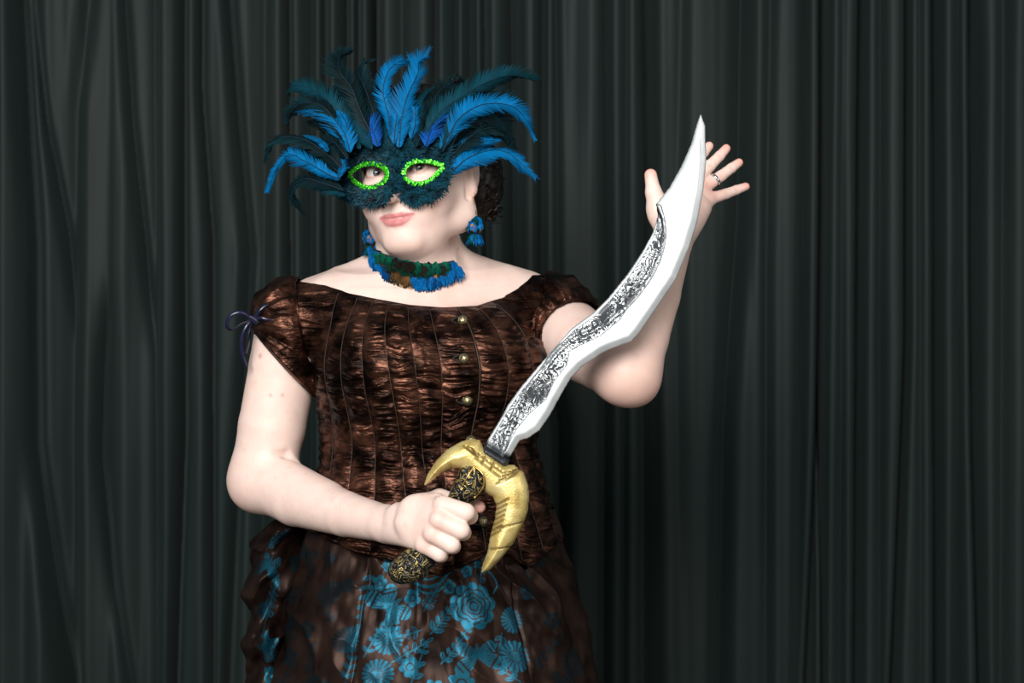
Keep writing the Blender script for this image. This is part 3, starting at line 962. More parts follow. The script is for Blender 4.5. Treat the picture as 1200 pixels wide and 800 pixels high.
puffy = np.clip(sd / 0.09, 0, 1) ** 0.6
arc = thg * 0.15
cellf = cell.astype(float)
q3 = np.stack([arc * 16 + cellf * 3.7, zz_ * 120 + 1.4 * vnoise(np.stack([arc * 30, zz_ * 30, cellf], -1), 41) + cellf * 1.37, cellf * 5.1], -1)
ruch = vnoise(q3, 11)
q4 = np.stack([arc * 30 + cellf, zz_ * 260 + 1.5 * vnoise(np.stack([arc * 50, zz_ * 50, cellf], -1), 42), cellf], -1)
ruch2 = vnoise(q4, 12)
ridge = 1 - np.abs(ruch) * 1.6
disp = .0065 + puffy * (.0022 + .0036 * ridge + .0022 * ruch2)
# front edge lap: right of the button line slightly lower
lap = thg - seam_th(6, zz_)
disp += .0025 * sstep(.012, .0, lap) * sstep(-.35, -.2, lap)
disp -= .0035 * np.exp(-(np.clip(lap, 0, 9) / .012) ** 2) * (lap > 0)
# edges rolled
vv = np.linspace(0, 1, nv)[None, :]
disp = disp * (1 - .55 * np.exp(-((1 - vv) / .012) ** 2)) - .004 * np.exp(-(vv / .008) ** 2) + .004 * np.exp(-((vv - .012) / .01) ** 2)
bp = bod_pt(thg, zz_, disp)
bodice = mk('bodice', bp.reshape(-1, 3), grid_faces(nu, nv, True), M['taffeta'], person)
sol = bodice.modifiers.new('cloth_thickness', 'SOLIDIFY'); sol.thickness = 0.0025; sol.offset = -1
bodice['label'] = 'brown ruched taffeta bodice with stitched channels'
# seam threads
for i in range(len(seam_x)):
    if i == 6: continue
    zq = np.linspace(0, 1, 240)
    s0 = seam_dn[i]
    zt = np.interp(seam_th(i, row_z(345)), th, ztop) - .004; zb = np.interp(s0, th, zbot) + .004
    z = zb + (zt - zb) * zq
    pth = bod_pt(seam_th(i, z), z, .0078 + .0005 * np.sin(zq * 500))
    v, f = tube(pth, .0005, 4)
    mk('seam', v, f, M['thread_light' if i in (1, 3, 5, 7, 8) else 'thread'], bodice)
# lap edge piping
z = np.linspace(np.interp(seam_dn[6], th, zbot) + .003, np.interp(seam_up[6], th, ztop) - .002, 200)
v, f = tube(bod_pt(seam_th(6, z), z, .0100 + 0 * z), .0012, 5)
mk('placket_edge', v, f, M['thread'], bodice)
# buttons with loops
for bx, by in ((540, 375), (542, 420), (545.5, 469), (549, 517), (563, 612)):
    zq = np.array([P(0, by, -.13)[2]])
    t_ = th_for_px(bx, zq[0])
    p = bod_pt(np.array([t_]), zq, .0135)[0]
    n_ = np.array([math.sin(t_) * .8, -math.cos(t_), 0.08]); n_ /= np.linalg.norm(n_)
    x_ = np.cross([0, 0, 1], n_); x_ /= np.linalg.norm(x_); y_ = np.cross(n_, x_)
    Rb = np.stack([x_, y_, n_], 1)
    v, f = lathe([(.0002, .0068), (.0030, .0062), (.0052, .0040), (.0060, .0016)], 20, p, Rb)
    bt = mk('button', v, f, M['button'], bodice)
    # rim and loop are built into the same fastening
    v, f = lathe([(.0056, .0020), (.0070, .0022), (.0076, .0008), (.0070, -.0015), (.0045, -.0025)], 20, p, Rb)
    mk('button_rim', v, f, M['button_rim'], bodice)
    a = np.linspace(-1, 1, 20)
    pl = p[None] + x_[None] * (-.0145 + .009 * (a[:, None] ** 2)) + y_[None] * (a[:, None] * .0045) - n_[None] * .001
    v, f = tube(pl, .0011, 6)
    mk('button_loop', v, f, M['cord'], bodice)

# ------------------------------------------------------------------ sleeves
def sleeve(A, nA, B, nB, bow, rmax, off0, puff, seed, nu=260, nt=110, tilt=0.0):
    A, B, nA, nB, bow = map(lambda q: np.asarray(q, float), (A, B, nA, nB, bow))
    ts = np.linspace(0, 1, nt); an = np.linspace(0, 2 * math.pi, nu, endpoint=False)
    ct, cn = 30, 90
    def ring(t):
        n = nA * (1 - t) + nB * t; n /= np.linalg.norm(n)
        u = np.array([0, 0, 1.0]); u = u - n * (u @ n); u /= np.linalg.norm(u)
        return n, u, np.cross(n, u)
    rr = np.arange(.02, rmax, .003)
    R = np.zeros((cn, ct)); tc = np.linspace(0, 1, ct); ac = np.linspace(0, 2 * math.pi, cn, endpoint=False)
    for j, t in enumerate(tc):
        n, u, w = ring(t); c = A * (1 - t) + B * t
        d = np.cos(ac)[:, None] * u + np.sin(ac)[:, None] * w
        p = c + d[:, None, :] * rr[None, :, None]
        f = fld.sample(p)
        out = f > 0
        first = np.where(out.any(1), np.argmax(out, 1), len(rr) - 1)
        R[:, j] = rr[first]
    R = blur(R, 4)
    V = np.zeros((nu, nt, 3))
    for j, t in enumerate(ts):
        n, u, w = ring(t); c = A * (1 - t) + B * t
        d = np.cos(an)[:, None] * u + np.sin(an)[:, None] * w
        r = bil(R, an / (2 * math.pi) * cn, np.full(nu, t * (ct - 1) * .9999))
        V[:, j] = c + d * (r + off0)[:, None]
    N = np.zeros_like(V)
    du = np.roll(V, -1, 0) - np.roll(V, 1, 0); dv = np.gradient(V, axis=1)
    N = np.cross(du, dv); N /= np.linalg.norm(N, axis=-1)[..., None] + 1e-12
    cenl = (A + B) / 2
    sgn = np.sign(((V - cenl) * N).sum(-1).mean()); N *= sgn
    tt = ts[None, :]
    # gathers run towards the bow
    q = V - bow; dist = np.linalg.norm(q, axis=-1)
    ang = np.arctan2(q[..., 2], q[..., 0]) + 0.0
    yy = q[..., 1]
    g1 = 1 - 1.6 * np.abs(vnoise(np.stack([ang * 5.5, dist * 14, yy * 22], -1), seed))
    g2 = vnoise(np.stack([ang * 13, dist * 30, yy * 40], -1), seed + 1)
    amp = np.clip(dist / .05, .15, 1)
    dsp = puff * np.sin(np.pi * np.clip(tt * 1.05, 0, 1)) ** .8 + .0050 * g1 * amp + .0022 * g2 * amp
    dsp = dsp * (1 - .9 * sstep(.93, 1.0, tt)) * (0.3 + .7 * sstep(0, .08, tt))
    V = V + N * dsp[..., None]
    return V
SA = sleeve(P(361, 398, .005), (-.986, 0, -.165), P(335, 427, .0), (-.74, 0, -.67), P(293, 376, -.02), .100, .0050, .007, 51)
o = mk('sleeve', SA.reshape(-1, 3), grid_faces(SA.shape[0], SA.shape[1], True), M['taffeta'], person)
o['label'] = 'gathered brown cap sleeve tied with a ribbon'
o.modifiers.new('cloth_thickness', 'SOLIDIFY').thickness = 0.002
ua = E2 - P(645, 372, .04); ua /= np.linalg.norm(ua)
SB = sleeve(P(634, 388, .030), (1, 0, -.05), P(672, 398, -.020), ua, P(700, 385, -.02), .100, .0050, .007, 61)
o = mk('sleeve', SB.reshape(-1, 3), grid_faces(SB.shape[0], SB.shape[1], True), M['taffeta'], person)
o.modifiers.new('cloth_thickness', 'SOLIDIFY').thickness = 0.002

# ribbon bow on the sleeve
def ribbon(pts, w, n=40, twist=0.0):
    p = catmull(pts, n)
    t, nn_, bb_ = frames(p)
    a = np.linspace(0, twist, n)[:, None]
    sdir = nn_ * np.cos(a) + bb_ * np.sin(a)
    up = np.cross(t, sdir)
    wv = np.broadcast_to(w, (n,))[:, None] / 2
    V = np.stack([p - sdir * wv - up * .0003, p + sdir * wv - up * .0003, p + sdir * wv + up * .0003, p - sdir * wv + up * .0003], 0).reshape(-1, 3)
    return V, grid_faces(4, n, True)
K = P(296, 374, -.055)
def bpx(x, y, dy): return P(x, y, -.055 + dy)
v, f = tube([bpx(300, 377, .004), bpx(297, 374.5, -.003), bpx(293, 372, -.001)], [.004, .0055, .004], 8)
knot = mk('ribbon_bow', v, f, M['ribbon'], person)
knot['label'] = 'navy satin ribbon bow on the sleeve'
for pts in ([(297, 374, 0), (283, 366, -.01), (270, 370, -.012), (266, 381, -.008), (272, 386, -.004), (284, 379, 0), (296, 375, 0)],
            [(297, 374, 0), (304, 363, -.006), (313, 356, -.003), (306, 364, .002), (297, 374, 0)],
            ):
    v, f = ribbon([bpx(*q) for q in pts], .0055)
    mk('ribbon_loop', v, f, M['ribbon'], knot)
for pts in ([(296, 375, 0), (293, 388, -.008), (291, 402, -.006), (288, 414, -.002)],
            [(296, 375, 0), (288, 384, -.004), (283, 398, -.002), (284, 416, .004), (289, 430, .006)],
            [(297, 374, 0), (305, 373, -.006), (312, 375, -.007), (325, 376, -.004)]):
    v, f = ribbon([bpx(*q) for q in pts], .0055, twist=.8)
    mk('ribbon_tail', v, f, M['ribbon'], knot)

# ------------------------------------------------------------------ skirt
# printed brocade drawn in cloth space (units: photograph pixels at the subject, 3 samples each)
Q = 3; CX0, CY0, CW, CH = 280, 610, 460, 240
cv = np.zeros((CH * Q, CW * Q), np.float32)
gy, gx = np.mgrid[0:CH * Q, 0:CW * Q]
gx = gx / Q + CX0; gy = gy / Q + CY0
def win(cx, cy, r):
    x0 = max(int((cx - r - CX0) * Q), 0); x1 = min(int((cx + r - CX0) * Q), CW * Q)
    y0 = max(int((cy - r - CY0) * Q), 0); y1 = min(int((cy + r - CY0) * Q), CH * Q)
    return (slice(y0, max(y1, y0)), slice(x0, max(x1, x0)))
def put(sl, val, cut=None):
    a = cv[sl]
    if cut is not None: a = a * (1 - cut)
    cv[sl] = np.maximum(a, val)
def rosette(cx, cy, r, n=5, rot=0.0, hole=.28):
    sl = win(cx, cy, r * 1.2); x, y = gx[sl] - cx, gy[sl] - cy
    d = np.hypot(x, y) / r; t = np.arctan2(y, x) + rot
    sh = d < .72 + .28 * np.abs(np.cos(t * n / 2))
    sh &= ~((d > hole) & (d < hole + .13)); sh &= ~((np.abs(np.sin(t * n / 2 + math.pi / 2)) < .10) & (d > .45))
    put(sl, sh.astype(np.float32))
def chrys(cx, cy, r, n=18):
    sl = win(cx, cy, r * 1.2); x, y = gx[sl] - cx, gy[sl] - cy
    d = np.hypot(x, y) / r; t = np.arctan2(y, x)
    p1 = (d > .38) & (d < .82 + .18 * np.abs(np.cos(t * n / 2))) & (np.abs(np.cos(t * n / 2)) > .42)
    c = (d < .34) & ((np.sin(x * 2.6) * np.sin(y * 2.6)) > -.35)
    put(sl, (p1 | c).astype(np.float32))
def peony(cx, cy, r):
    sl = win(cx, cy, r * 1.15); x, y = gx[sl] - cx, gy[sl] - cy
    d = np.hypot(x, y * 1.06) / r; t = np.arctan2(y, x)
    sh = d < .84 + .16 * np.abs(np.cos(t * 4.5 + .4))
    for rad, n, ph in ((.72, 7, .3), (.52, 6, 1.1), (.34, 5, .2), (.18, 4, .8)):
        e = rad * (.86 + .16 * np.abs(np.cos(t * n / 2 + ph)))
        sh &= ~(np.abs(d - e) < .030)
    sh &= ~((np.abs(np.sin(t * 4.5 + .4 + math.pi / 2)) < .09) & (d > .70))
    sh &= ~((np.abs(np.sin(t * 16)) < .22) & (d > .40) & (d < .50))
    put(sl, sh.astype(np.float32))
def leaf(cx, cy, ln, w, ang, outline=False):
    sl = win(cx, cy, ln); x, y = gx[sl] - cx, gy[sl] - cy
    c, s_ = math.cos(ang), math.sin(ang)
    u = (x * c + y * s_) / ln; v = (-x * s_ + y * c) / w
    e = np.abs(v) - np.clip(np.sin(np.pi * np.clip(u, 0, 1)), 0, 1) ** .8 * .5
    sh = (e < 0) & (u > 0) & (u < 1)
    if outline: sh &= (e > -.17) | (np.abs(v) < .06)
    else: sh &= ~(np.abs(v) < .07)
    put(sl, sh.astype(np.float32))
def sprig(x0, y0, x1, y1, n, ln, w, outline=False, bend=0.0):
    d = np.array([x1 - x0, y1 - y0], float); Ld = np.hypot(*d); d /= Ld; nrm = np.array([-d[1], d[0]])
    a0 = math.atan2(d[1], d[0])
    for i in range(n):
        t = (i + .5) / n
        p = np.array([x0, y0]) + d * Ld * t + nrm * bend * math.sin(math.pi * t)
        for s_ in (-1, 1): leaf(p[0], p[1], ln * (1.1 - .5 * t), w * (1.1 - .4 * t), a0 + s_ * .85, outline)
        sl = win(p[0], p[1], Ld / n); x, y = gx[sl] - p[0], gy[sl] - p[1]
        put(sl, ((np.abs(-x * d[1] + y * d[0]) < .7) & (np.abs(x * d[0] + y * d[1]) < Ld / n * .6)).astype(np.float32))
    leaf(x1, y1, ln * .8, w * .8, a0, outline)
def butterfly(cx, cy, r, ang):
    for s_ in (-1, 1):
        for la, ll, ww in ((.55, 1.0, .62), (-.45, .72, .55)):
            a = ang + (s_ * (math.pi / 2 - la))
            sl = win(cx, cy, r * 1.2); x, y = gx[sl] - cx, gy[sl] - cy
            c, q = math.cos(a), math.sin(a)
            u = (x * c + y * q) / (r * ll); v = (-x * q + y * c) / (r * ww)
            e = np.abs(v) - np.clip(u, 0, 1) ** .6 * np.sqrt(np.clip(1 - u ** 3, 0, 1)) * .62
            sh = (e < 0) & (u > .02)
            sh &= ~((np.abs(u - .62) < .035) | (np.abs(u - .80) < .03))
            sh &= ~((np.abs((v / (u + .05) * 3.2) % 1 - .5) < .10) & (u > .2) & (u < .6))
            put(sl, sh.astype(np.float32))
    leaf(cx + math.cos(ang) * r * .25, cy + math.sin(ang) * r * .25, r * .7, r * .14, ang + math.pi)
def scroll(pts, w):
    p = catmull(pts, 80)
    for q in p:
        sl = win(q[0], q[1], w + 1)
        put(sl, (np.hypot(gx[sl] - q[0], gy[sl] - q[1]) < w / 2).astype(np.float32))
peony(549, 712, 29)
butterfly(449, 712, 36, 2.45)
butterfly(551, 768, 33, 1.45)
chrys(449, 750, 17); chrys(442, 788, 17); chrys(592, 772, 18); chrys(597, 731, 15); chrys(402, 752, 16); chrys(668, 790, 17); chrys(372, 700, 15)
for a in ((430, 686, 10, 5, .2), (474, 702, 11, 5, .9), (521, 690, 9, 5, .3), (545, 672, 8, 5, .5), (560, 664, 6, 5, .1), (440, 664, 9, 6, .2), (530, 800, 16, 8, .2),
          (500, 808, 14, 7, .1), (622, 700, 10, 5, .4), (645, 735, 11, 5, .9), (352, 745, 11, 5, .4), (360, 660, 10, 5, .2), (392, 690, 9, 5, .7), (475, 780, 12, 6, .2), (462, 660, 7, 5, .3)):
    rosette(*a)
sprig(489, 716, 505, 690, 4, 10, 5, True); sprig(497, 742, 520, 716, 4, 13, 6); sprig(486, 738, 470, 744, 2, 10, 5, True)
sprig(508, 776, 540, 736, 6, 11, 5, False, 4); sprig(455, 775, 492, 752, 4, 12, 6, True); sprig(476, 800, 490, 758, 3, 12, 6)
sprig(582, 745, 577, 760, 2, 10, 5, True); sprig(560, 690, 575, 660, 3, 10, 5, True); sprig(416, 672, 412, 740, 6, 10, 5)
sprig(408, 800, 412, 750, 5, 11, 5); sprig(590, 800, 575, 786, 2, 10, 5); sprig(425, 770, 440, 735, 3, 9, 4)
sprig(640, 690, 625, 660, 4, 10, 5, True); sprig(615, 790, 650, 760, 4, 11, 5); sprig(352, 800, 362, 765, 4, 11, 5); sprig(382, 735, 372, 715, 3, 9, 4)
scroll([(478, 690), (490, 696), (506, 694), (520, 683)], 2.4); scroll([(476, 685), (490, 689), (506, 686), (522, 672)], 3.6)
scroll([(482, 678), (494, 681), (508, 676), (516, 668)], 2.0)
scroll([(566, 668), (580, 676), (588, 690), (580, 700)], 1.8); scroll([(424, 650), (432, 656), (450, 650), (470, 657)], 2.2)
butterfly(640, 815, 28, .6); peony(372, 820, 26); peony(660, 655, 20)
butterfly(318, 660, 26, 1.9); sprig(318, 720, 332, 680, 5, 11, 5, True); sprig(330, 765, 318, 730, 4, 11, 5, True); sprig(310, 640, 335, 625, 4, 10, 5, True)
rosette(322, 780, 12, 5, .3); rosette(308, 708, 10, 5, .6); sprig(320, 830, 330, 790, 4, 12, 6, True); butterfly(318, 745, 20, .7)
# soften one sample
pad = np.pad(cv, 1, mode='edge'); cv = (pad[1:-1, 1:-1] * 4 + pad[:-2, 1:-1] + pad[2:, 1:-1] + pad[1:-1, :-2] + pad[1:-1, 2:]) / 8
def cloth_print(sx, sy):
    """sample the woven pattern, repeating every drawn length"""
    u = (sx - CX0) % CW; v = (sy - CY0) % CH
    return cv[np.clip((v * Q).astype(int), 0, CH * Q - 1), np.clip((u * Q).astype(int), 0, CW * Q - 1)]

nu, nv = 900, 420
th = np.linspace(-math.pi, math.pi, nu, endpoint=False)
# denser rows in the upper part
zrow = np.concatenate([np.linspace(row_z(596), row_z(840), 300), np.linspace(row_z(842), 0.012, 120)])
thg, zz_ = np.meshgrid(th, zrow, indexing='ij')
t_low = np.clip((row_z(690) - zz_) / row_z(690), 0, 1)
a_ = np.interp(zz_, [0.0, row_z(1000), row_z(800), row_z(740), row_z(690), row_z(640), row_z(596)], [.40, .285, .222, .208, .198, .174, .140])
b_ = np.interp(zz_, [0.0, row_z(1000), row_z(800), row_z(740), row_z(690), row_z(640), row_z(596)], [.38, .270, .190, .172, .156, .128, .100])
cx = (508 - 600) / S; cy = .010
loc_t = thg - TY * 0.5
r = a_ * b_ / np.sqrt((b_ * np.sin(loc_t)) ** 2 + (a_ * np.cos(loc_t)) ** 2)
rb_ = bod_r(thg, zz_, .0035) * (zz_ > row_z(698))
r = np.maximum(r, rb_)
fold = .012 * np.sin(thg * 9 + 1.2 * np.sin(thg * 2)) + .008 * np.sin(thg * 17 + 2)
r = r + fold * (.04 + 1.6 * t_low)
qn = np.stack([thg * 3.0 + 5, zz_ * 9, 0 * zz_], -1)
r = r + .0060 * fbm(qn * 1.6, 71, 3) + .0040 * (1 - 1.5 * np.abs(vnoise(np.stack([thg * 5, zz_ * 26 + thg * 3, 0 * zz_], -1), 72))) * (.5 + np.abs(np.sin(thg)))
# side panel seam tucks
arc = loc_t * .175 * S + 513
for sx_ in (414, 606):
    r = r - .004 * np.exp(-((arc - sx_) / 2.2) ** 2)
sv = np.stack([cx + np.sin(thg) * r, cy - np.cos(thg) * r, zz_], -1)
sk = mk('skirt', sv.reshape(-1, 3), grid_faces(nu, nv, True)[:, ::-1], M['brocade'], person)
sk['label'] = 'dark brown skirt with floral brocade, blue sheen painted on the front panel'
srow = 400 - (zz_ - ZC) * S * (D / (D - .16))
vfloat(sk, 'print', cloth_print(arc, srow))
pan_sheen = sstep(412, 416, arc) * sstep(606, 600, arc)  # painted sheen weight: motifs blue in front, dull on the sides
pan_sheen = np.maximum(pan_sheen, .30 * sstep(600, 606, arc) * sstep(640, 610, arc)); pan_sheen = np.maximum(pan_sheen, .06)
pan_sheen = np.maximum(pan_sheen, .85 * np.exp(-((arc - 408) / 7) ** 2))
vfloat(sk, 'panel', pan_sheen)

# draped bustle puff at her right hip
nu2, nv2 = 240, 360
an = np.linspace(-math.pi, math.pi, nu2, endpoint=False)
rowb = np.linspace(606, 1010, nv2)
AN, RW = np.meshgrid(an, rowb, indexing='ij')
cxp = np.interp(RW, [606, 640, 700, 800, 900, 1010], [338, 325, 320, 322, 330, 340])
rx = np.interp(RW, [606, 614, 640, 690, 720, 790, 820, 900, 1010], [4, 22, 34, 36, 33, 38, 36, 34, 24]) / S
ry = np.interp(RW, [606, 620, 660, 1010], [.01, .07, .10, .10])
sw = np.sin((RW - 612) / 62 * 2 * math.pi + 1.6 * np.sin(AN) + 1.0)
wr_ = 1 + .15 * sw + .16 * vnoise(np.stack([AN * 1.6, RW / 22 + AN * 1.5, 0 * RW], -1), 81) + .05 * vnoise(np.stack([AN * 4, RW / 10 + AN * 2, 0 * RW], -1), 82)
bx_ = (cxp - 600) / S + np.sin(AN) * rx * wr_
by_ = .045 - np.cos(AN) * ry * wr_
bz_ = row_z(RW) + .010 * np.cos(AN) * vnoise(np.stack([AN * 2, RW / 30, 0 * RW], -1), 83)
bst = mk('bustle_drape', np.stack([bx_, by_, bz_], -1).reshape(-1, 3), grid_faces(nu2, nv2, True)[:, ::-1], M['brocade'], person)
bst['label'] = 'puffed brocade drape gathered at the hip'
arcb = AN * .055 * S + 322
vfloat(bst, 'print', cloth_print(arcb, RW))
vfloat(bst, 'panel', np.clip(.10 + .95 * np.exp(-((arcb - 322) / 16.0) ** 4), 0, 1))  # painted sheen again: blue motifs only along the middle of the puff

# ------------------------------------------------------------------ sword
YS = -.25
def X2(pts): return np.array([[P(x, y, YS)[0], P(x, y, YS)[2]] for x, y in pts])
sword = empty('toy_sword', tuple(P(500, 640, YS)), 'toy scimitar with silver engraved wavy blade and golden horned guard', 'sword')
def inflate(poly_px, thick_fn, h=0.0012, ymax=.03, extra=None):
    pl = X2(poly_px)
    lo = pl.min(0) - .006; hi = pl.max(0) + .006
    fd = Field((lo[0], YS - ymax, lo[1]), (hi[0], YS + ymax, hi[1]), h)
    X, Z = np.meshgrid(fd.ax[0].astype(float), fd.ax[2].astype(float), indexing='ij')
    dd = poly_sd(pl, X, Z)
    T = thick_fn(dd, X, Z)
    fd.F = (np.abs(fd.ax[1][None, :, None] - YS) - T[:, None, :]).astype(np.float32)
    if extra: extra(fd)
    return fd.mesh()
blade_poly = [(821, 133.5), (826, 147), (827.5, 187), (824, 223), (817, 259), (807, 291), (792, 327), (771, 358), (749, 390), (740, 400), (717, 408), (706, 413), (681, 430),
              (668, 444), (657, 463), (644, 487), (632, 504), (619, 513), (609, 516), (597, 536), (589, 546), (563, 530), (576, 508), (589, 487), (595, 475), (610, 454), (627, 434), (650, 407),
              (670, 385), (680, 377), (695, 367), (713, 349), (735, 322), (753, 295), (765, 273), (771, 253), (769, 239), (785, 219), (798, 196), (810, 169), (817, 145)]
eng_poly = X2([(769, 240), (776, 256), (779, 280), (773, 306), (757, 335), (737, 357), (727, 374), (703, 394), (680, 405), (667, 412), (664, 428), (650, 446), (640, 468), (622, 483), (606, 502), (600, 512),
               (592, 530), (585, 541), (566, 529), (580, 507), (592, 485), (612, 456), (652, 409), (672, 387), (696, 370), (715, 351), (737, 324), (756, 295), (767, 272), (771, 256)])
def blade_T(dd, X, Z):
    e = poly_sd(eng_poly, X, Z)
    t = .0022 + .0038 * np.clip(dd / .007, 0, 1) ** .8
    t = t - .0011 * sstep(0, .0025, e)
    return np.where(dd > 0, t, dd)
v, f = inflate(blade_poly, blade_T, 0.0011, .012)
bl = mk('blade', v, f, M['blade'], sword)
bl['label'] = 'silver blade with black engraved scrollwork'
e = poly_sd(eng_poly, v[:, 0], v[:, 2])
front = v[:, 1] < YS + .001
vfloat(bl, 'engrave', sstep(0, .0012, e))
rid = X2([(770, 244), (775, 262), (775, 285), (766, 313), (748, 341), (725, 365), (700, 383), (672, 396), (652, 413), (632, 440), (612, 470), (598, 500), (588, 525)])
rc = catmull(rid, 300)
dl = np.full(len(v), 1.0)
for c0 in range(0, len(v), 20000):
    q = v[c0:c0 + 20000][:, [0, 2]]
    dl[c0:c0 + 20000] = np.sqrt(((q[:, None] - rc[None]) ** 2).sum(-1)).min(1)
ln_ = np.exp(-((dl) / .0011) ** 2) + np.exp(-((dl - .0045) / .0009) ** 2) * .9 + .9 * np.exp(-((e - .0004) / .0009) ** 2)
bx0, bz0 = X2([(577, 535)])[0]
ax_ = np.array([.53, .85])
along = (v[:, 0] - bx0) * ax_[0] + (v[:, 2] - bz0) * ax_[1]
ln_ = np.maximum(ln_, sstep(.018, .010, along))
vfloat(bl, 'line', np.clip(ln_, 0, 1))
# golden guard
guard_poly = [(497, 569), (501, 556), (511, 540), (524, 527), (540, 517.5), (553, 514), (562.5, 516), (566, 524), (573, 530), (588, 541), (594, 545), (603, 545), (614, 554), (619, 569), (620, 583), (618, 600), (611, 619),
              (601, 637), (587, 654), (573, 668), (564, 671), (566, 661), (572, 645), (575, 626), (580, 608), (582, 592), (578, 582), (570, 577), (561, 569), (548, 556), (540, 549), (530, 548), (517, 554), (506, 563)]
def dome(hh, w, t0=.001):
    def fn(dd, X, Z):
        q = np.clip(dd / w, 0, 1)
        return np.where(dd > 0, t0 + hh * np.sqrt(1 - (1 - q) ** 2), dd)
    return fn
grooves = []
for i in range(7):
    a = np.array([581 - i * .9, 591 + i * 6.0]); grooves.append((a, a + np.array([14 - i * .6, -7])))
grooves += [(np.array([581, 618]), np.array([612, 611])), (np.array([575, 642]), np.array([597, 640]))]
for i in range(4): grooves.append((np.array([583 + i * 3, 566 + i * -4.5]), np.array([604 + i * 2.2, 555 + i * -2.0])))
for i in range(3): grooves.append((np.array([543 + i * 5, 521 + i * 1.5]), np.array([557 + i * 2.0, 532 + i * 1.5])))
grooves += [(np.array([561, 531]), np.array([589, 552])), (np.array([558, 536]), np.array([586, 558])), (np.array([570, 533]), np.array([565, 542])), (np.array([580, 540]), np.array([575, 549]))]
def cut(fd):
    for a, b in grooves:
        pa, pb = P(a[0], a[1], YS), P(b[0], b[1], YS)
        def fn(X, Y, Z, pa=pa, pb=pb):
            ab = pb - pa; Ls_ = ab[0] ** 2 + ab[2] ** 2
            t = np.clip(((X - pa[0]) * ab[0] + (Z - pa[2]) * ab[2]) / Ls_, 0, 1)
            return np.sqrt((X - pa[0] - t * ab[0]) ** 2 + (Z - pa[2] - t * ab[2]) ** 2) - .0011 + 0 * Y
        # shallow: only where near the front skin
        i = fd.F.copy()
        tmp = Field(fd.lo, fd.lo + (fd.n - 1) * fd.h, fd.h); tmp.n = fd.n; tmp.F = np.full(fd.F.shape, 1.0, np.float32); tmp.ax = fd.ax
        tmp.F = fn(fd.ax[0][:, None, None], fd.ax[1][None, :, None], fd.ax[2][None, None, :]).astype(np.float32) + np.zeros_like(i)
        fd.F = np.maximum(i, np.minimum(-tmp.F, i + .0016))
v, f = inflate(guard_poly, dome(.017, .019), 0.0012, .024, cut)
gd = mk('guard', v, f, M['gold'], sword)
gd['label'] = 'golden crescent guard with a small and a large horn'
gg = np.zeros(len(v))
for a, b in grooves:
    pa, pb = X2([a])[0], X2([b])[0]; ab = pb - pa
    t = np.clip(((v[:, [0, 2]] - pa) @ ab) / (ab @ ab), 0, 1)
    d = np.linalg.norm(v[:, [0, 2]] - pa - t[:, None] * ab, axis=1)
    gg = np.maximum(gg, np.exp(-(d / .0013) ** 2))
vfloat(gd, 'groove', np.clip(gg * .8, 0, 1))
# collar under the blade
collar_poly = [(561, 529), (570, 516), (600, 535), (592, 549)]
def flat(tk):
    def fn(dd, X, Z): return np.where(dd > 0, np.minimum(tk, .004 + dd * 2), dd)
    return fn
v, f = inflate([(562, 531), (568, 521), (598, 539), (592, 550)], flat(.0125), 0.0014, .018)
mk('blade_collar', v, f, M['blade_base'], sword)
# grip: carved head, shaft, pommel
gf = Field(P(452, 690, YS) - np.array([0, .035, 0]), P(580, 540, YS) + np.array([0, .035, 0]), 0.0012)
def gchain(pts, rs, k): gf.chain([P(x, y, YS + dy) for x, y, dy in pts], rs, k, 0.02)
gchain([(556, 560, -.004), (545, 576, 0), (528, 600, 0), (508, 630, 0), (495, 652, 0)], [.0165, .0155, .0135, .0135, .0165], 0.006)
gf.ell(P(553, 563, YS - .008), (.0185, .016, .022), 0.006, m=0.02)
gf.ell(P(541, 575, YS - .004), (.012, .016, .014), 0.006, m=0.02)
gchain([(495, 652, 0), (483, 663, 0), (472, 668, 0)], [.0175, .020, .0165], 0.006)
gf.ell(P(468, 670, YS), (.012, .017, .012), 0.008, m=0.02)
v, f = gf.mesh()
gp = mk('grip', v, f, M['grip'], sword)
gp['label'] = 'black grip with worn gold scrollwork and flared pommel'
# raised leaf ribs on the grip head
for pts in ([(556, 546), (548, 558), (540, 572), (534, 582)], [(557, 547), (566, 556), (566, 570), (556, 583)], [(556, 547), (555, 560), (549, 573), (543, 584)]):
    pth = catmull([P(x, y, YS - .0225 + .004 * abs(i - 1)) for i, (x, y) in enumerate(pts)], 24)
    v, f = tube(pth, .0011, 6)
    mk('grip_rib', v, f, M['gold_small'], gp)

# ------------------------------------------------------------------ feather mask
mask = empty('feather_mask', tuple(L(0, .10, 0)), 'teal feather mask with blue plumes and green sequin eye rims on the face', 'mask')
def fmask(r, u):
    return .1045 - 6.0 * r ** 2 + .016 * np.exp(-(r / .012) ** 2) * sstep(.004, -.030, u) - .25 * np.clip(u - .02, 0, 1)
def mask_pt(px, py, off=0.0):
    px = np.asarray(px, float); py = np.asarray(py, float)
    y = np.full(px.shape, -.11)
    for _ in range(25):
        k = (D + y) / (D * S)
        p = np.stack([(px - 600) * k, y, ZC + (400 - py) * k], -1)
        r, f, u = Ls(p)
        fm = fmask(np.clip(r, -.085, .085), u) + off
        y = y + 0.8 * (f - fm)
    return p
mask_poly = np.array([(392, 190), (398, 176), (412, 168), (430, 164), (450, 163), (466, 168), (482, 161), (502, 160), (518, 168), (526, 180), (526, 198), (522, 214), (512, 228), (498, 233), (486, 236), (474, 229), (465, 222), (456, 227), (446, 236), (430, 237), (412, 232), (400, 224), (393, 208)], float)
eyeL = np.array([(412, 205), (418, 199), (426, 195), (436, 194), (445, 196), (450, 200), (451, 205), (447, 212), (440, 216), (431, 217.5), (422, 214.5), (416, 210)], float)
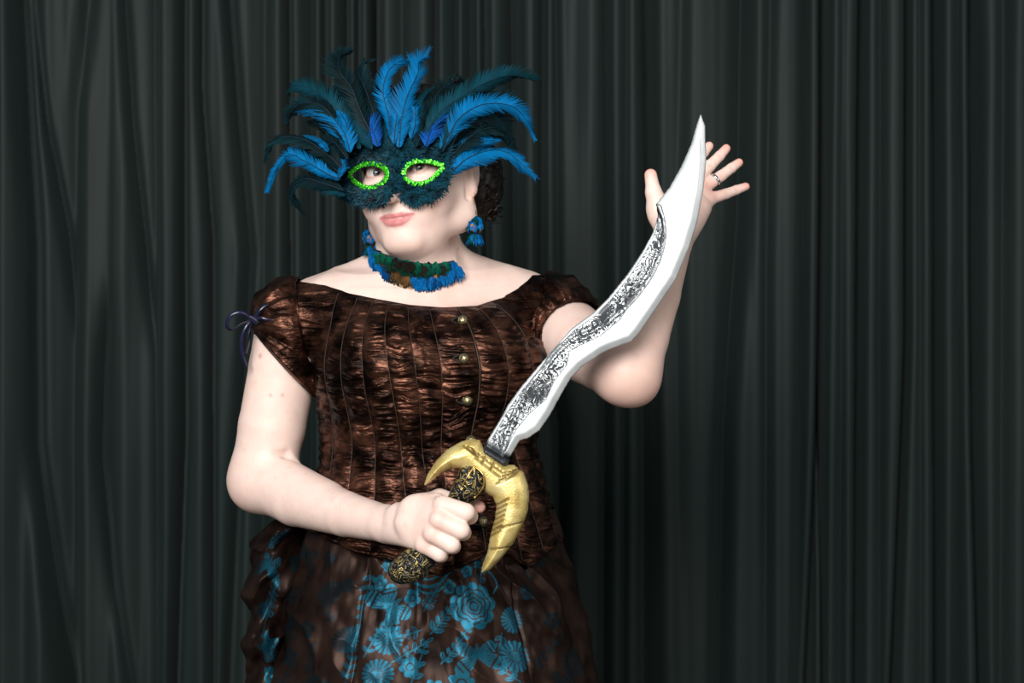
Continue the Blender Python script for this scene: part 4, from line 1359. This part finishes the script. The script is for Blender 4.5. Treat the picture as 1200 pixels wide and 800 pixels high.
eyeR = np.array([(475, 202), (477, 197), (483, 192.5), (492, 190.5), (502, 191), (511, 193.5), (517, 195.5), (512, 200), (507, 206), (500, 211), (491, 213), (483, 212), (477, 208)], float)
def smooth_loop(p, n=90):
    q = np.vstack([p, p, p]); c = catmull(q, n * 3)
    return c[n:2 * n]
sp = 1.2
gx_, gy_ = np.meshgrid(np.arange(388, 532, sp), np.arange(156, 246, sp), indexing='ij')
inside = poly_sd(mask_poly, gx_, gy_) > 0
inside &= poly_sd(smooth_loop(eyeL), gx_, gy_) < 0
inside &= poly_sd(smooth_loop(eyeR), gx_, gy_) < 0
MP = mask_pt(gx_, gy_)
MB_ = mask_pt(gx_, gy_, -.0022)
nx, ny = gx_.shape
idf = np.arange(nx * ny).reshape(nx, ny)
ok = inside[:-1, :-1] & inside[1:, :-1] & inside[1:, 1:] & inside[:-1, 1:]
fq = np.stack([idf[:-1, :-1], idf[:-1, 1:], idf[1:, 1:], idf[1:, :-1]], -1)[ok]
used = np.unique(fq); remap = -np.ones(nx * ny, int); remap[used] = np.arange(len(used))
fr = remap[fq]; nv_ = len(used)
okp = np.pad(ok, 1)
sides = []
for (i, j) in np.argwhere(ok):
    if not okp[i, j + 1]: sides.append((idf[i, j], idf[i, j + 1]))
    if not okp[i + 2, j + 1]: sides.append((idf[i + 1, j + 1], idf[i + 1, j]))
    if not okp[i + 1, j]: sides.append((idf[i + 1, j], idf[i, j]))
    if not okp[i + 1, j + 2]: sides.append((idf[i, j + 1], idf[i + 1, j + 1]))
sides = np.array([(remap[a], remap[b], remap[b] + nv_, remap[a] + nv_) for a, b in sides])
mv = np.vstack([MP.reshape(-1, 3)[used], MB_.reshape(-1, 3)[used]])
mk('mask_base', mv, np.vstack([fr, fr[:, ::-1] + nv_, sides]), M['mask_base'], mask)

# sequin rims: overlapping little discs round each eye opening
for eyep in (eyeL, eyeR):
    lp = smooth_loop(eyep, 96)
    cen_ = lp.mean(0)
    parts = []
    for ring_i, grow in enumerate((1.5, 3.2)):
        for i in range(0, 96, 3):
            j = (i + ring_i) % 96
            nrm = lp[j] - cen_
            tan = lp[(j + 1) % 96] - lp[j - 1]; tan /= np.linalg.norm(tan)
            nr2 = np.array([tan[1], -tan[0]]); nr2 *= np.sign(nr2 @ nrm) or 1
            q = lp[j] + nr2 * grow
            c = mask_pt(np.array([q[0]]), np.array([q[1]]), .0035 + .0008 * (i % 2) + .0006 * ring_i)[0]
            n_ = hf + hr * (q[0] - 465) / 160 + np.array([random.uniform(-.28, .28), 0, random.uniform(-.28, .28)]); n_ /= np.linalg.norm(n_)
            x_ = np.cross(n_, [0, 0, 1]); x_ /= np.linalg.norm(x_); y_ = np.cross(n_, x_)
            Rb = np.stack([x_, y_, n_], 1)
            v, f = lathe([(.0001, .0002), (.0018, .0006), (.0029, .0000), (.0029, -.0003), (.0001, -.0003)], 8, c, Rb)
            parts.append((v, f))
    v, f = join(parts)
    o = mk('sequin_rim', v, f, M['sequin'], mask)
    o['label'] = 'bright green sequin rim around the eye hole'

# down: short curled barbs all over the mask
pts_ok = np.argwhere(ok)
parts_v, parts_f, off = [], [], 0
pl_e = [smooth_loop(eyeL), smooth_loop(eyeR)]
NB = 5200
sel = pts_ok[rng.integers(0, len(pts_ok), NB)]
bx_ = gx_[sel[:, 0], sel[:, 1]] + rng.uniform(-1, 1, NB); by_ = gy_[sel[:, 0], sel[:, 1]] + rng.uniform(-1, 1, NB)
# extra along the border
bl_ = smooth_loop(mask_poly, 300); ex = rng.integers(0, 300, 1500)
bx_ = np.concatenate([bx_, bl_[ex, 0] + rng.normal(0, 1.5, 1500)]); by_ = np.concatenate([by_, bl_[ex, 1] + rng.normal(0, 1.5, 1500)])
de = np.minimum(-poly_sd(pl_e[0], bx_, by_), -poly_sd(pl_e[1], bx_, by_))
keep = (de > 3.5) & ~((np.abs(bx_ - 464) < 7) & (by_ > 221)); bx_, by_, de = bx_[keep], by_[keep], de[keep]
base_p = mask_pt(bx_, by_, .001)
out2 = np.stack([bx_ - 462, -(by_ - 200)], 1); out2 /= np.linalg.norm(out2, axis=1)[:, None] + 1e-6
ang_ = np.arctan2(out2[:, 1], out2[:, 0]) + rng.normal(0, .9, len(bx_))
ln_b = rng.uniform(.005, .0115, len(bx_)) * np.clip(de / 8, .35, 1)
dir_ = np.cos(ang_)[:, None] * hr + np.sin(ang_)[:, None] * hu
lift = rng.uniform(.25, 1.0, len(bx_))
side = np.cross(dir_, hf); side /= np.linalg.norm(side, axis=1)[:, None]
wb = rng.uniform(.0006, .0013, len(bx_))
p0 = base_p; p1 = base_p + dir_ * (ln_b * .5)[:, None] + hf * (ln_b * .55 * lift)[:, None]
p2 = base_p + dir_ * ln_b[:, None] + hf * (ln_b * .45 * lift)[:, None] + side * rng.normal(0, .002, len(bx_))[:, None]
V = np.stack([p0 - side * wb[:, None], p0 + side * wb[:, None], p1 - side * wb[:, None], p1 + side * wb[:, None], p2 - side * wb[:, None] * .3, p2 + side * wb[:, None] * .3], 1)
ib = np.arange(len(bx_))[:, None] * 6
Fb = np.vstack([ib + np.array([0, 1, 3, 2]), ib + np.array([2, 3, 5, 4])])
dn = mk('down_trim', V.reshape(-1, 3), Fb, M['down'], mask)
dn['kind'] = 'stuff'
dn['label'] = 'fluffy dark teal down covering the mask'

# plumes: spine in enlarged-crop units -> pixels
def cq(x, y): return (300 + x / 3.5235, 50 + y / 3.5235)
BLUE, DEEP, DARK, TEAL = 'blue', 'deep', 'dark', 'teal'
PAL = {BLUE: ((0.002, 0.122, 0.310), (0.001, 0.038, 0.095)), DEEP: ((0.006, 0.065, 0.30), (0.003, 0.055, 0.15)),
       DARK: ((0.0030, 0.0065, 0.0075), (0.0035, 0.022, 0.028)), TEAL: ((0.003, 0.038, 0.058), (0.0035, 0.018, 0.022))}
def plume(name, spine, y0, y1, width, kind, parent, tipw=.35, label=None, curlk=0.0, nb=84, slope=.62, split=.35):
    n = len(spine)
    ys = y0 + (y1 - y0) * np.linspace(0, 1, n) ** 1.2
    pts = np.array([P(cq(*q)[0], cq(*q)[1], yy) for q, yy in zip(spine, ys)])
    path = catmull(pts, nb)
    uu = np.linspace(0, 1, nb); sd0 = random.random() * 99
    wob = np.stack([vnoise(np.stack([uu * 5, np.full(nb, sd0), np.full(nb, q * 7.0)], -1), 15) for q in range(3)], -1)
    path = path + wob * (.0035 * uu)[:, None]
    t = np.gradient(path, axis=0); t /= np.linalg.norm(t, axis=1)[:, None]
    tw = random.uniform(-.5, .5)
    nv0 = np.array([tw, -1.0, random.uniform(-.2, .4)])
    s_ = np.cross(t, nv0); s_ /= np.linalg.norm(s_, axis=1)[:, None]
    up = np.cross(s_, t)
    u = np.linspace(0, 1, nb)
    W = width * 1.32 / 3.5235 / S / 2
    wn = 1 + .30 * vnoise(np.stack([u * 4.5, np.full(nb, sd0), np.zeros(nb)], -1), 16)
    tws = .9 * vnoise(np.stack([u * 2.2, np.full(nb, sd0 + 5), np.zeros(nb)], -1), 17)
    s_, up = s_ * np.cos(tws)[:, None] + up * np.sin(tws)[:, None], up * np.cos(tws)[:, None] - s_ * np.sin(tws)[:, None]
    shape = wn * W * (np.clip(u / .18, 0, 1) ** .6 * .9 + .1) * (1 - sstep(.55, 1.0, u) * (1 - tipw))
    cA, cB = (np.array(c) for c in PAL[kind])
    Vs, Fs, Cs, o_ = [], [], [], 0
    sp_ = np.linalg.norm(np.diff(path, axis=0), axis=1).mean()
    for sd_ in (-1, 1):
        lnn = vnoise(np.stack([u * 9, np.full(nb, sd_ * 3.1), np.full(nb, random.random() * 99)], -1), 5)
        lnf = vnoise(np.stack([u * 33, np.full(nb, sd_ * 3.1), np.full(nb, random.random() * 99)], -1), 6)
        for i in range(1, nb):
            if u[i] > .25 and random.random() < .06 * split: continue
            ln = shape[i] * (1 + .30 * lnn[i] + .30 * lnf[i] * split * 2 * (.3 + u[i]) + random.uniform(-.08, .08)) / .85
            a = slope + .45 * u[i] + .22 * lnn[i] + .16 * lnf[i] + random.uniform(-.07, .07)
            d = s_[i] * sd_ * math.cos(a) + t[i] * math.sin(a)
            w0 = sp_ * 1.05
            k = np.linspace(0, 1, 4)
            c = path[i] + d * (ln * k)[:, None] + t[i] * (ln * .22 * k ** 2)[:, None] - up[i] * (ln * (.30 * k ** 2) + .0006 * random.random())[:, None]
            ww = (w0 * np.array([1, .95, .75, .22]))[:, None]
            wv = t[i][None] * ww * .9
            quad = np.stack([c - wv, c + wv], 1).reshape(-1, 3)
            Vs.append(quad)
            for j in range(3): Fs.append((o_ + 2 * j, o_ + 2 * j + 1, o_ + 2 * j + 3, o_ + 2 * j + 2))
            o_ += 8
            mixv = np.clip(k * .75 + .40 * lnn[i] + .25 * lnf[i] + random.uniform(-.15, .15) + .25 * (u[i] - .4), 0, 1)[:, None]
            cc = (cA * (1 - mixv) + cB * mixv) * random.uniform(.85, 1.15)
            Cs.append(np.repeat(cc, 2, 0))
    o = mk(name, np.vstack(Vs), Fs, M['feather'], parent)
    vcol(o, 'pigment', np.vstack(Cs))
    if label: o['label'] = label
    v, f = tube(path[: int(nb * .96)] - up[: int(nb * .96)] * -.0004, np.linspace(.0008, .0002, int(nb * .96)), 5)
    mk('feather_shaft', v, f, M['shaft'], o)
    return o
PL = [
    ([(690, 420), (720, 270), (770, 190), (830, 160), (872, 182)], -.115, -.03, 95, DARK, .5),
    ([(450, 430), (425, 330), (380, 250), (325, 205), (265, 200)], -.120, -.05, 80, DARK, .4),
    ([(430, 440), (370, 350), (300, 240), (220, 190), (160, 170), (130, 200)], -.122, -.05, 90, TEAL, .6),
    ([(520, 410), (480, 270), (440, 160), (425, 95), (458, 72)], -.120, -.06, 75, DARK, .5),
    ([(500, 420), (440, 300), (395, 190), (345, 115), (348, 62), (386, 28)], -.128, -.08, 85, DARK, .35),
    ([(790, 460), (850, 350), (930, 300), (1015, 330), (1070, 430)], -.115, -.05, 110, DARK, .4),
    ([(740, 420), (790, 330), (870, 270), (960, 235), (1050, 225), (1110, 280)], -.118, -.05, 70, DARK, .3),
    ([(690, 410), (745, 300), (850, 215), (950, 165), (1060, 130), (1142, 162)], -.124, -.06, 85, TEAL, .55),
    ([(770, 440), (830, 320), (905, 265), (985, 250), (1065, 270), (1115, 315), (1152, 395)], -.128, -.06, 80, BLUE, .3),
    ([(770, 450), (810, 370), (860, 310), (930, 285), (1000, 300)], -.132, -.08, 80, TEAL, .3),
    ([(760, 440), (800, 380), (850, 330), (900, 310)], -.134, -.10, 60, BLUE, .4),
    ([(395, 450), (345, 345), (270, 260), (190, 250), (140, 290), (130, 335)], -.126, -.07, 70, DARK, .25),
    ([(390, 455), (365, 370), (310, 300), (245, 270), (200, 285)], -.132, -.09, 95, BLUE, .5),
    ([(400, 440), (372, 330), (320, 260), (250, 235)], -.130, -.08, 45, BLUE, .4),
    ([(355, 520), (290, 455), (200, 400), (110, 390), (55, 430), (38, 490)], -.118, -.06, 85, DARK, .18),
    ([(300, 450), (270, 410), (225, 388), (165, 383)], -.124, -.08, 30, BLUE, .3),
    ([(365, 610), (290, 585), (205, 565), (152, 600), (160, 665), (210, 712)], -.112, -.05, 60, DARK, .25),
    ([(370, 630), (320, 610), (270, 600), (230, 590)], -.112, -.08, 55, TEAL, .4),
    ([(350, 565), (280, 535), (200, 485), (135, 468), (80, 525), (56, 612)], -.122, -.07, 58, BLUE, .45),
    ([(340, 560), (352, 520), (362, 485)], -.128, -.120, 38, BLUE, .6),
    ([(505, 430), (490, 380), (468, 335), (440, 310)], -.136, -.115, 95, DEEP, .5),
    ([(700, 430), (715, 380), (735, 335), (770, 300)], -.136, -.115, 90, DEEP, .5),
    ([(650, 410), (680, 310), (690, 240), (730, 190)], -.128, -.08, 45, TEAL, .4),
    ([(560, 410), (545, 300), (522, 195), (552, 112), (600, 80), (642, 68)], -.134, -.09, 72, BLUE, .5),
    ([(590, 435), (600, 330), (622, 225), (665, 130), (672, 72), (716, 54)], -.138, -.10, 95, BLUE, .6),
    ([(790, 530), (850, 452), (925, 415), (1000, 402)], -.112, -.08, 75, BLUE, .25),
    ([(795, 545), (870, 480), (960, 445), (1060, 470), (1142, 556)], -.116, -.07, 105, BLUE, .3),
    ([(640, 400), (655, 330), (650, 270), (640, 240)], -.134, -.11, 45, BLUE, .4),
    ([(380, 480), (340, 430), (300, 400), (270, 410)], -.128, -.10, 50, DARK, .4),
    ([(480, 440), (440, 380), (410, 300), (400, 250)], -.138, -.11, 60, TEAL, .3),
    ([(660, 430), (690, 370), (720, 300), (780, 240), (850, 215)], -.132, -.08, 60, DARK, .3),
    ([(800, 480), (860, 410), (930, 360), (1000, 350), (1040, 390)], -.112, -.06, 80, DARK, .3),
    ([(470, 430), (455, 330), (450, 240), (470, 170)], -.118, -.06, 80, DARK, .4),
    ([(610, 420), (630, 300), (640, 210), (610, 160)], -.110, -.05, 90, DARK, .4),
    ([(730, 430), (770, 350), (830, 260), (900, 215), (980, 200)], -.112, -.04, 80, DARK, .4),
    ([(410, 460), (330, 400), (255, 340), (215, 330)], -.112, -.06, 80, DARK, .4),
    ([(540, 420), (500, 330), (480, 240), (500, 150)], -.116, -.07, 70, TEAL, .4),
    ([(350, 540), (290, 490), (230, 455), (170, 440)], -.112, -.07, 60, DARK, .4),
    ([(790, 500), (850, 430), (920, 380), (1010, 370), (1060, 440)], -.108, -.04, 90, TEAL, .3),
    ([(570, 420), (575, 340), (585, 270), (570, 215)], -.140, -.12, 60, BLUE, .4),
]
LB = {BLUE: 'bright azure plume', DARK: 'black iridescent plume', TEAL: 'dark teal plume', DEEP: 'deep blue downy plume'}
for i, (spn, y0, y1, w, kd, tipw) in enumerate(PL):
    plume('feather', spn, y0 - .005, y1, w, kd, mask, tipw, LB[kd])

# ------------------------------------------------------------------ choker
CK = P(489, 316, .004)
choker = empty('feather_choker', tuple(CK), 'peacock-coloured feather choker of blue, green and bronze round the neck', 'choker')
# band line: image points along the choker's middle, wrapped on the neck field
def on_skin(px, row, off):
    """first skin hit along the view ray"""
    px = np.atleast_1d(np.asarray(px, float)); row = np.atleast_1d(np.asarray(row, float))
    ys = np.arange(-.20, .12, .002)
    k = (D + ys) / (D * S)
    p = np.stack([(px[:, None] - 600) * k, np.broadcast_to(ys, (len(px), len(ys))), ZC + (400 - row[:, None]) * k], -1)
    f = fld.sample(p)
    hit = f < off
    i = np.where(hit.any(1), np.argmax(hit, 1), -1)
    i = np.where(i < 0, np.argmin(f, 1), i)
    return p[np.arange(len(px)), i]
top_c = catmull([(437, 290), (450, 297), (468, 303), (487, 307), (508, 309), (531, 305)], 60)
bot_c = catmull([(440, 310), (452, 322), (466, 332), (486, 338), (508, 336), (532, 322)], 60)
nb_ = 7
rows_ = []
for j in range(nb_):
    t = j / (nb_ - 1)
    c = top_c * (1 - t) + bot_c * t
    rows_.append(on_skin(c[:, 0], c[:, 1], .002))
bandv = np.stack(rows_, 1)
# smooth depth a little along the band
for _ in range(6):
    bandv[1:-1] = (bandv[:-2] + 2 * bandv[1:-1] + bandv[2:]) / 4
ob = mk('choker_band', bandv.reshape(-1, 3), grid_faces(60, nb_), M['mask_base'], choker)
ob.modifiers.new('cloth_thickness', 'SOLIDIFY').thickness = .002
CP = {'navy': ((0.003, 0.05, 0.17), (0.002, 0.03, 0.10)), 'blue': ((0.003, 0.125, 0.36), (0.002, 0.06, 0.20)), 'green': ((0.004, 0.10, 0.055), (0.002, 0.028, 0.022)), 'bronze': ((0.20, 0.11, 0.035), (0.05, 0.025, 0.012)),
      'black': ((0.006, 0.008, 0.008), (0.02, 0.016, 0.012)), 'cream': ((0.50, 0.36, 0.20), (0.30, 0.20, 0.10)), 'orange': ((0.55, 0.23, 0.03), (0.30, 0.13, 0.02))}
FM = {}
def small_feather_mesh(kind):
    cA, cB = (np.array(c) for c in CP[kind])
    V, F, C = [], [], []
    n = 25
    for i in range(n):
        a = (i / (n - 1) - .5) * 2.0
        ln = 1.0 * (1 - .22 * abs(a)) * random.uniform(.78, 1.18); a += random.uniform(-.08, .08)
        d = np.array([math.sin(a) * .62, math.cos(a), 0]); s_ = np.array([d[1], -d[0], 0])
        b0 = len(V)
        for k, wd, z in ((0, .035, 0), (.5, .062, .12), (.85, .045, .10), (1.0, .012, .02)):
            for sg in (-1, 1):
                V.append(d * k * ln + s_ * wd * sg + np.array([0, 0, z + .02 * (i % 3)])); C.append(cA * (1 - k) + cB * k if kind != 'blue' else (cB * (1 - k) + cA * k) * (.6 + .5 * ((i * 13) % 7) / 7))
        for j in range(3): F.append((b0 + 2 * j, b0 + 2 * j + 1, b0 + 2 * j + 3, b0 + 2 * j + 2))
    me = bpy.data.meshes.new('small_feather_' + kind)
    me.from_pydata([tuple(q) for q in V], [], F); me.update()
    me.materials.append(M['feather'])
    a = me.attributes.new('pigment', 'FLOAT_COLOR', 'POINT')
    a.data.foreach_set('color', np.concatenate([np.array(C, np.float32), np.ones((len(C), 1), np.float32)], 1).ravel())
    return me
for k_ in CP: FM[k_] = small_feather_mesh(k_)
from mathutils import Matrix
FS = 1.0
def put_feather(parent, kind, p, d, nrm, size, name='feather', wide=1.0):
    nrm = np.asarray(nrm, float); nrm /= np.linalg.norm(nrm)
    d = np.asarray(d, float); d = d - nrm * (d @ nrm); d /= np.linalg.norm(d)
    x = np.cross(d, nrm)
    o = bpy.data.objects.new(name, FM[kind]); col.objects.link(o); o.parent = parent
    size = size * FS
    R = np.stack([x * size * wide, d * size, nrm * size], 1)
    m = Matrix([[*R[0], 0], [*R[1], 0], [*R[2], 0], [0, 0, 0, 1]])
    m.translation = Vector(np.asarray(p) - ORG[parent])
    o.matrix_basis = m
    return o
def band_at(s, t, lift):
    i = s * 59; j = t * (nb_ - 1)
    i0 = min(int(i), 58); j0 = min(int(j), nb_ - 2); fi, fj = i - i0, j - j0
    p = (bandv[i0, j0] * (1 - fi) + bandv[i0 + 1, j0] * fi) * (1 - fj) + (bandv[i0, j0 + 1] * (1 - fi) + bandv[i0 + 1, j0 + 1] * fi) * fj
    du = bandv[i0 + 1, j0] - bandv[i0, j0]; dv = bandv[i0, j0 + 1] - bandv[i0, j0]
    n = np.cross(du, dv); n /= np.linalg.norm(n) + 1e-9
    if n[1] > 0: n = -n
    n = n + np.array([0, -.8, 0]); n /= np.linalg.norm(n)
    return p + n * lift, dv / (np.linalg.norm(dv) + 1e-9), du / (np.linalg.norm(du) + 1e-9), n
for s, kd in [(q / 21, 'cream') for q in range(1, 22)]:      # hem fringe
    p, dv, du, n = band_at(min(s, .999), .62, .003)
    put_feather(choker, 'black' if int(s * 21) % 2 else 'cream', p, dv + du * random.uniform(-.3, .3), n, .017)
for q in range(44):                                           # blue lower row, bronze in the middle
    s = q / 43 * .999
    kd = ('navy' if q % 4 == 1 else 'blue') if (s < .34 or s > .60) else ('bronze' if .38 < s < .56 else 'black')
    p, dv, du, n = band_at(s, .30 + .16 * random.random(), .0044 + .0016 * random.random())
    put_feather(choker, kd, p, dv + du * random.uniform(-.45, .45), n, .023)
for q in range(8):
    s = .40 + q / 7 * .16
    p, dv, du, n = band_at(s, .56, .0062)
    put_feather(choker, ('bronze', 'black', 'green')[q % 3], p, dv + du * random.uniform(-.5, .5), n, .013)
for s in (.14, .20, .27, .80, .85):                            # gilt tips
    p, dv, du, n = band_at(s, .14, .0066)
    put_feather(choker, 'orange', p, dv, n, .0150, wide=.8)
for q in range(36):                                           # green upper row
    s = .10 + q / 35 * .80
    p, dv, du, n = band_at(s, -.14 + .22 * random.random(), .0056 + .0018 * random.random())
    put_feather(choker, 'green' if q % 4 else 'black', p, dv + du * random.uniform(-.7, .7), n, .0190)
for q in range(6):
    s = .46 + q / 5 * .10
    p, dv, du, n = band_at(s, -.10, .0085)
    put_feather(choker, 'black', p, dv + du * random.uniform(-.8, .8), n, .015)
p, dv, du, n = band_at(.50, .10, .0125)
put_feather(choker, 'orange', p - du * .004, du, n, .0085, wide=.6)
# blue ends
for q in range(9):
    p, dv, du, n = band_at(.02 + .05 * (q % 3), .05 + .18 * (q // 3), .0075)
    put_feather(choker, 'blue', p, dv + du * random.uniform(-.3, .3), n, .016)
    p, dv, du, n = band_at(.90 + .04 * (q % 3), .05 + .12 * (q // 3), .0075)
    put_feather(choker, 'blue', p, dv + du * random.uniform(-.3, .3), n, .016)
cp = [P(531, 307, -.030), P(534, 298, -.018), P(537, 286, .000), P(536, 276, .03), P(510, 272, .066), P(480, 274, .068), P(448, 280, .040), P(438, 286, .01), P(437, 292, -.02)]
v, f = tube(catmull(cp, 80), .0013, 6)
mk('tie_cord', v, f, M['cord'], choker)

# ------------------------------------------------------------------ earrings
def earring(lobe, label, drop_scale=1.0):
    e = empty('feather_earring', tuple(lobe), label, 'earring', 'feather earrings')
    lob = np.asarray(lobe)
    pth = catmull([lob + np.array(q) for q in ((0, .004, .004), (0, -.004, .003), (.001, -.004, -.006), (.0012, -.001, -.014))], 30)
    v, f = tube(pth, .0007, 6); mk('ear_hook', v, f, M['gold_small'], e)
    v, f = lathe([(.0002, .004), (.0014, .0035), (.0018, .001), (.0030, -.002), (.0034, -.005), (.0022, -.0072), (.0002, -.0075)], 14, lob + np.array([.0015, 0, -.019]))
    mk('gold_bead', v, f, M['gold_small'], e)
    c = lob + np.array([.0025, 0, -.028])
    for ring_, (n, kd, rad, sz) in enumerate(((8, 'green', .003, .017), (7, 'blue', .004, .017))):
        for i in range(n):
            a = i / n * 6.283 + ring_ * .4
            o_ = np.array([math.cos(a), math.sin(a), 0])
            kk_ = kd if i % 3 else ('blue' if ring_ == 0 else 'green')
            put_feather(e, kk_, c + o_ * rad * .3, o_ * 1.1 + np.array([0, 0, -1.0 - .3 * ring_]), o_ + np.array([0, 0, .5]), sz, wide=1.15)
    for i in range(6):
        a = i / 6 * 6.283 + .3
        o_ = np.array([math.cos(a), math.sin(a), 0])
        put_feather(e, 'orange' if i % 2 == 0 else 'cream', c + o_ * .011 + np.array([0, 0, -.010]), o_ * .1 + np.array([0, 0, -1]), o_, .0075)
    v, f = tube([c, c + np.array([0, 0, -.024])], .0010, 6); mk('drop_stem', v, f, M['cord'], e)
    for i in range(9):
        a = i / 9 * 6.283
        o_ = np.array([math.cos(a), math.sin(a), 0])
        put_feather(e, 'blue' if i % 3 else 'green', c + np.array([0, 0, -.024]) + o_ * .002, o_ * .75 + np.array([0, 0, -1]), o_ + np.array([0, 0, .6]), .0135)
    return e
FS = 1.35
earring(L(.0765, .001, -.0385), 'peacock feather earring with gold bead hanging beside dark curls, fully in view')
earring(L(-.0765, .001, -.0385), 'feather earring mostly hidden behind the cheek on the bow side')

# ------------------------------------------------------------------ ring
rp = P(837.5, 211.2, -.0945)
fd_ = P(857, 197, -.083) - P(821, 223, -.102); fd_ /= np.linalg.norm(fd_)
x_ = np.cross(fd_, [0, 1, 0]); x_ /= np.linalg.norm(x_); y_ = np.cross(fd_, x_)
Rb = np.stack([x_, y_, fd_], 1)
v, f = lathe([(.0086, -.0020), (.0098, -.0019), (.0101, 0), (.0098, .0019), (.0086, .0020), (.0084, 0), (.0086, -.0020)], 32, rp, Rb)
o = mk('finger_ring', v - 0, f, M['silver_ring'], None, loc=tuple(rp))
tag(o, 'plain silver ring on the ring finger of the raised hand', 'ring')
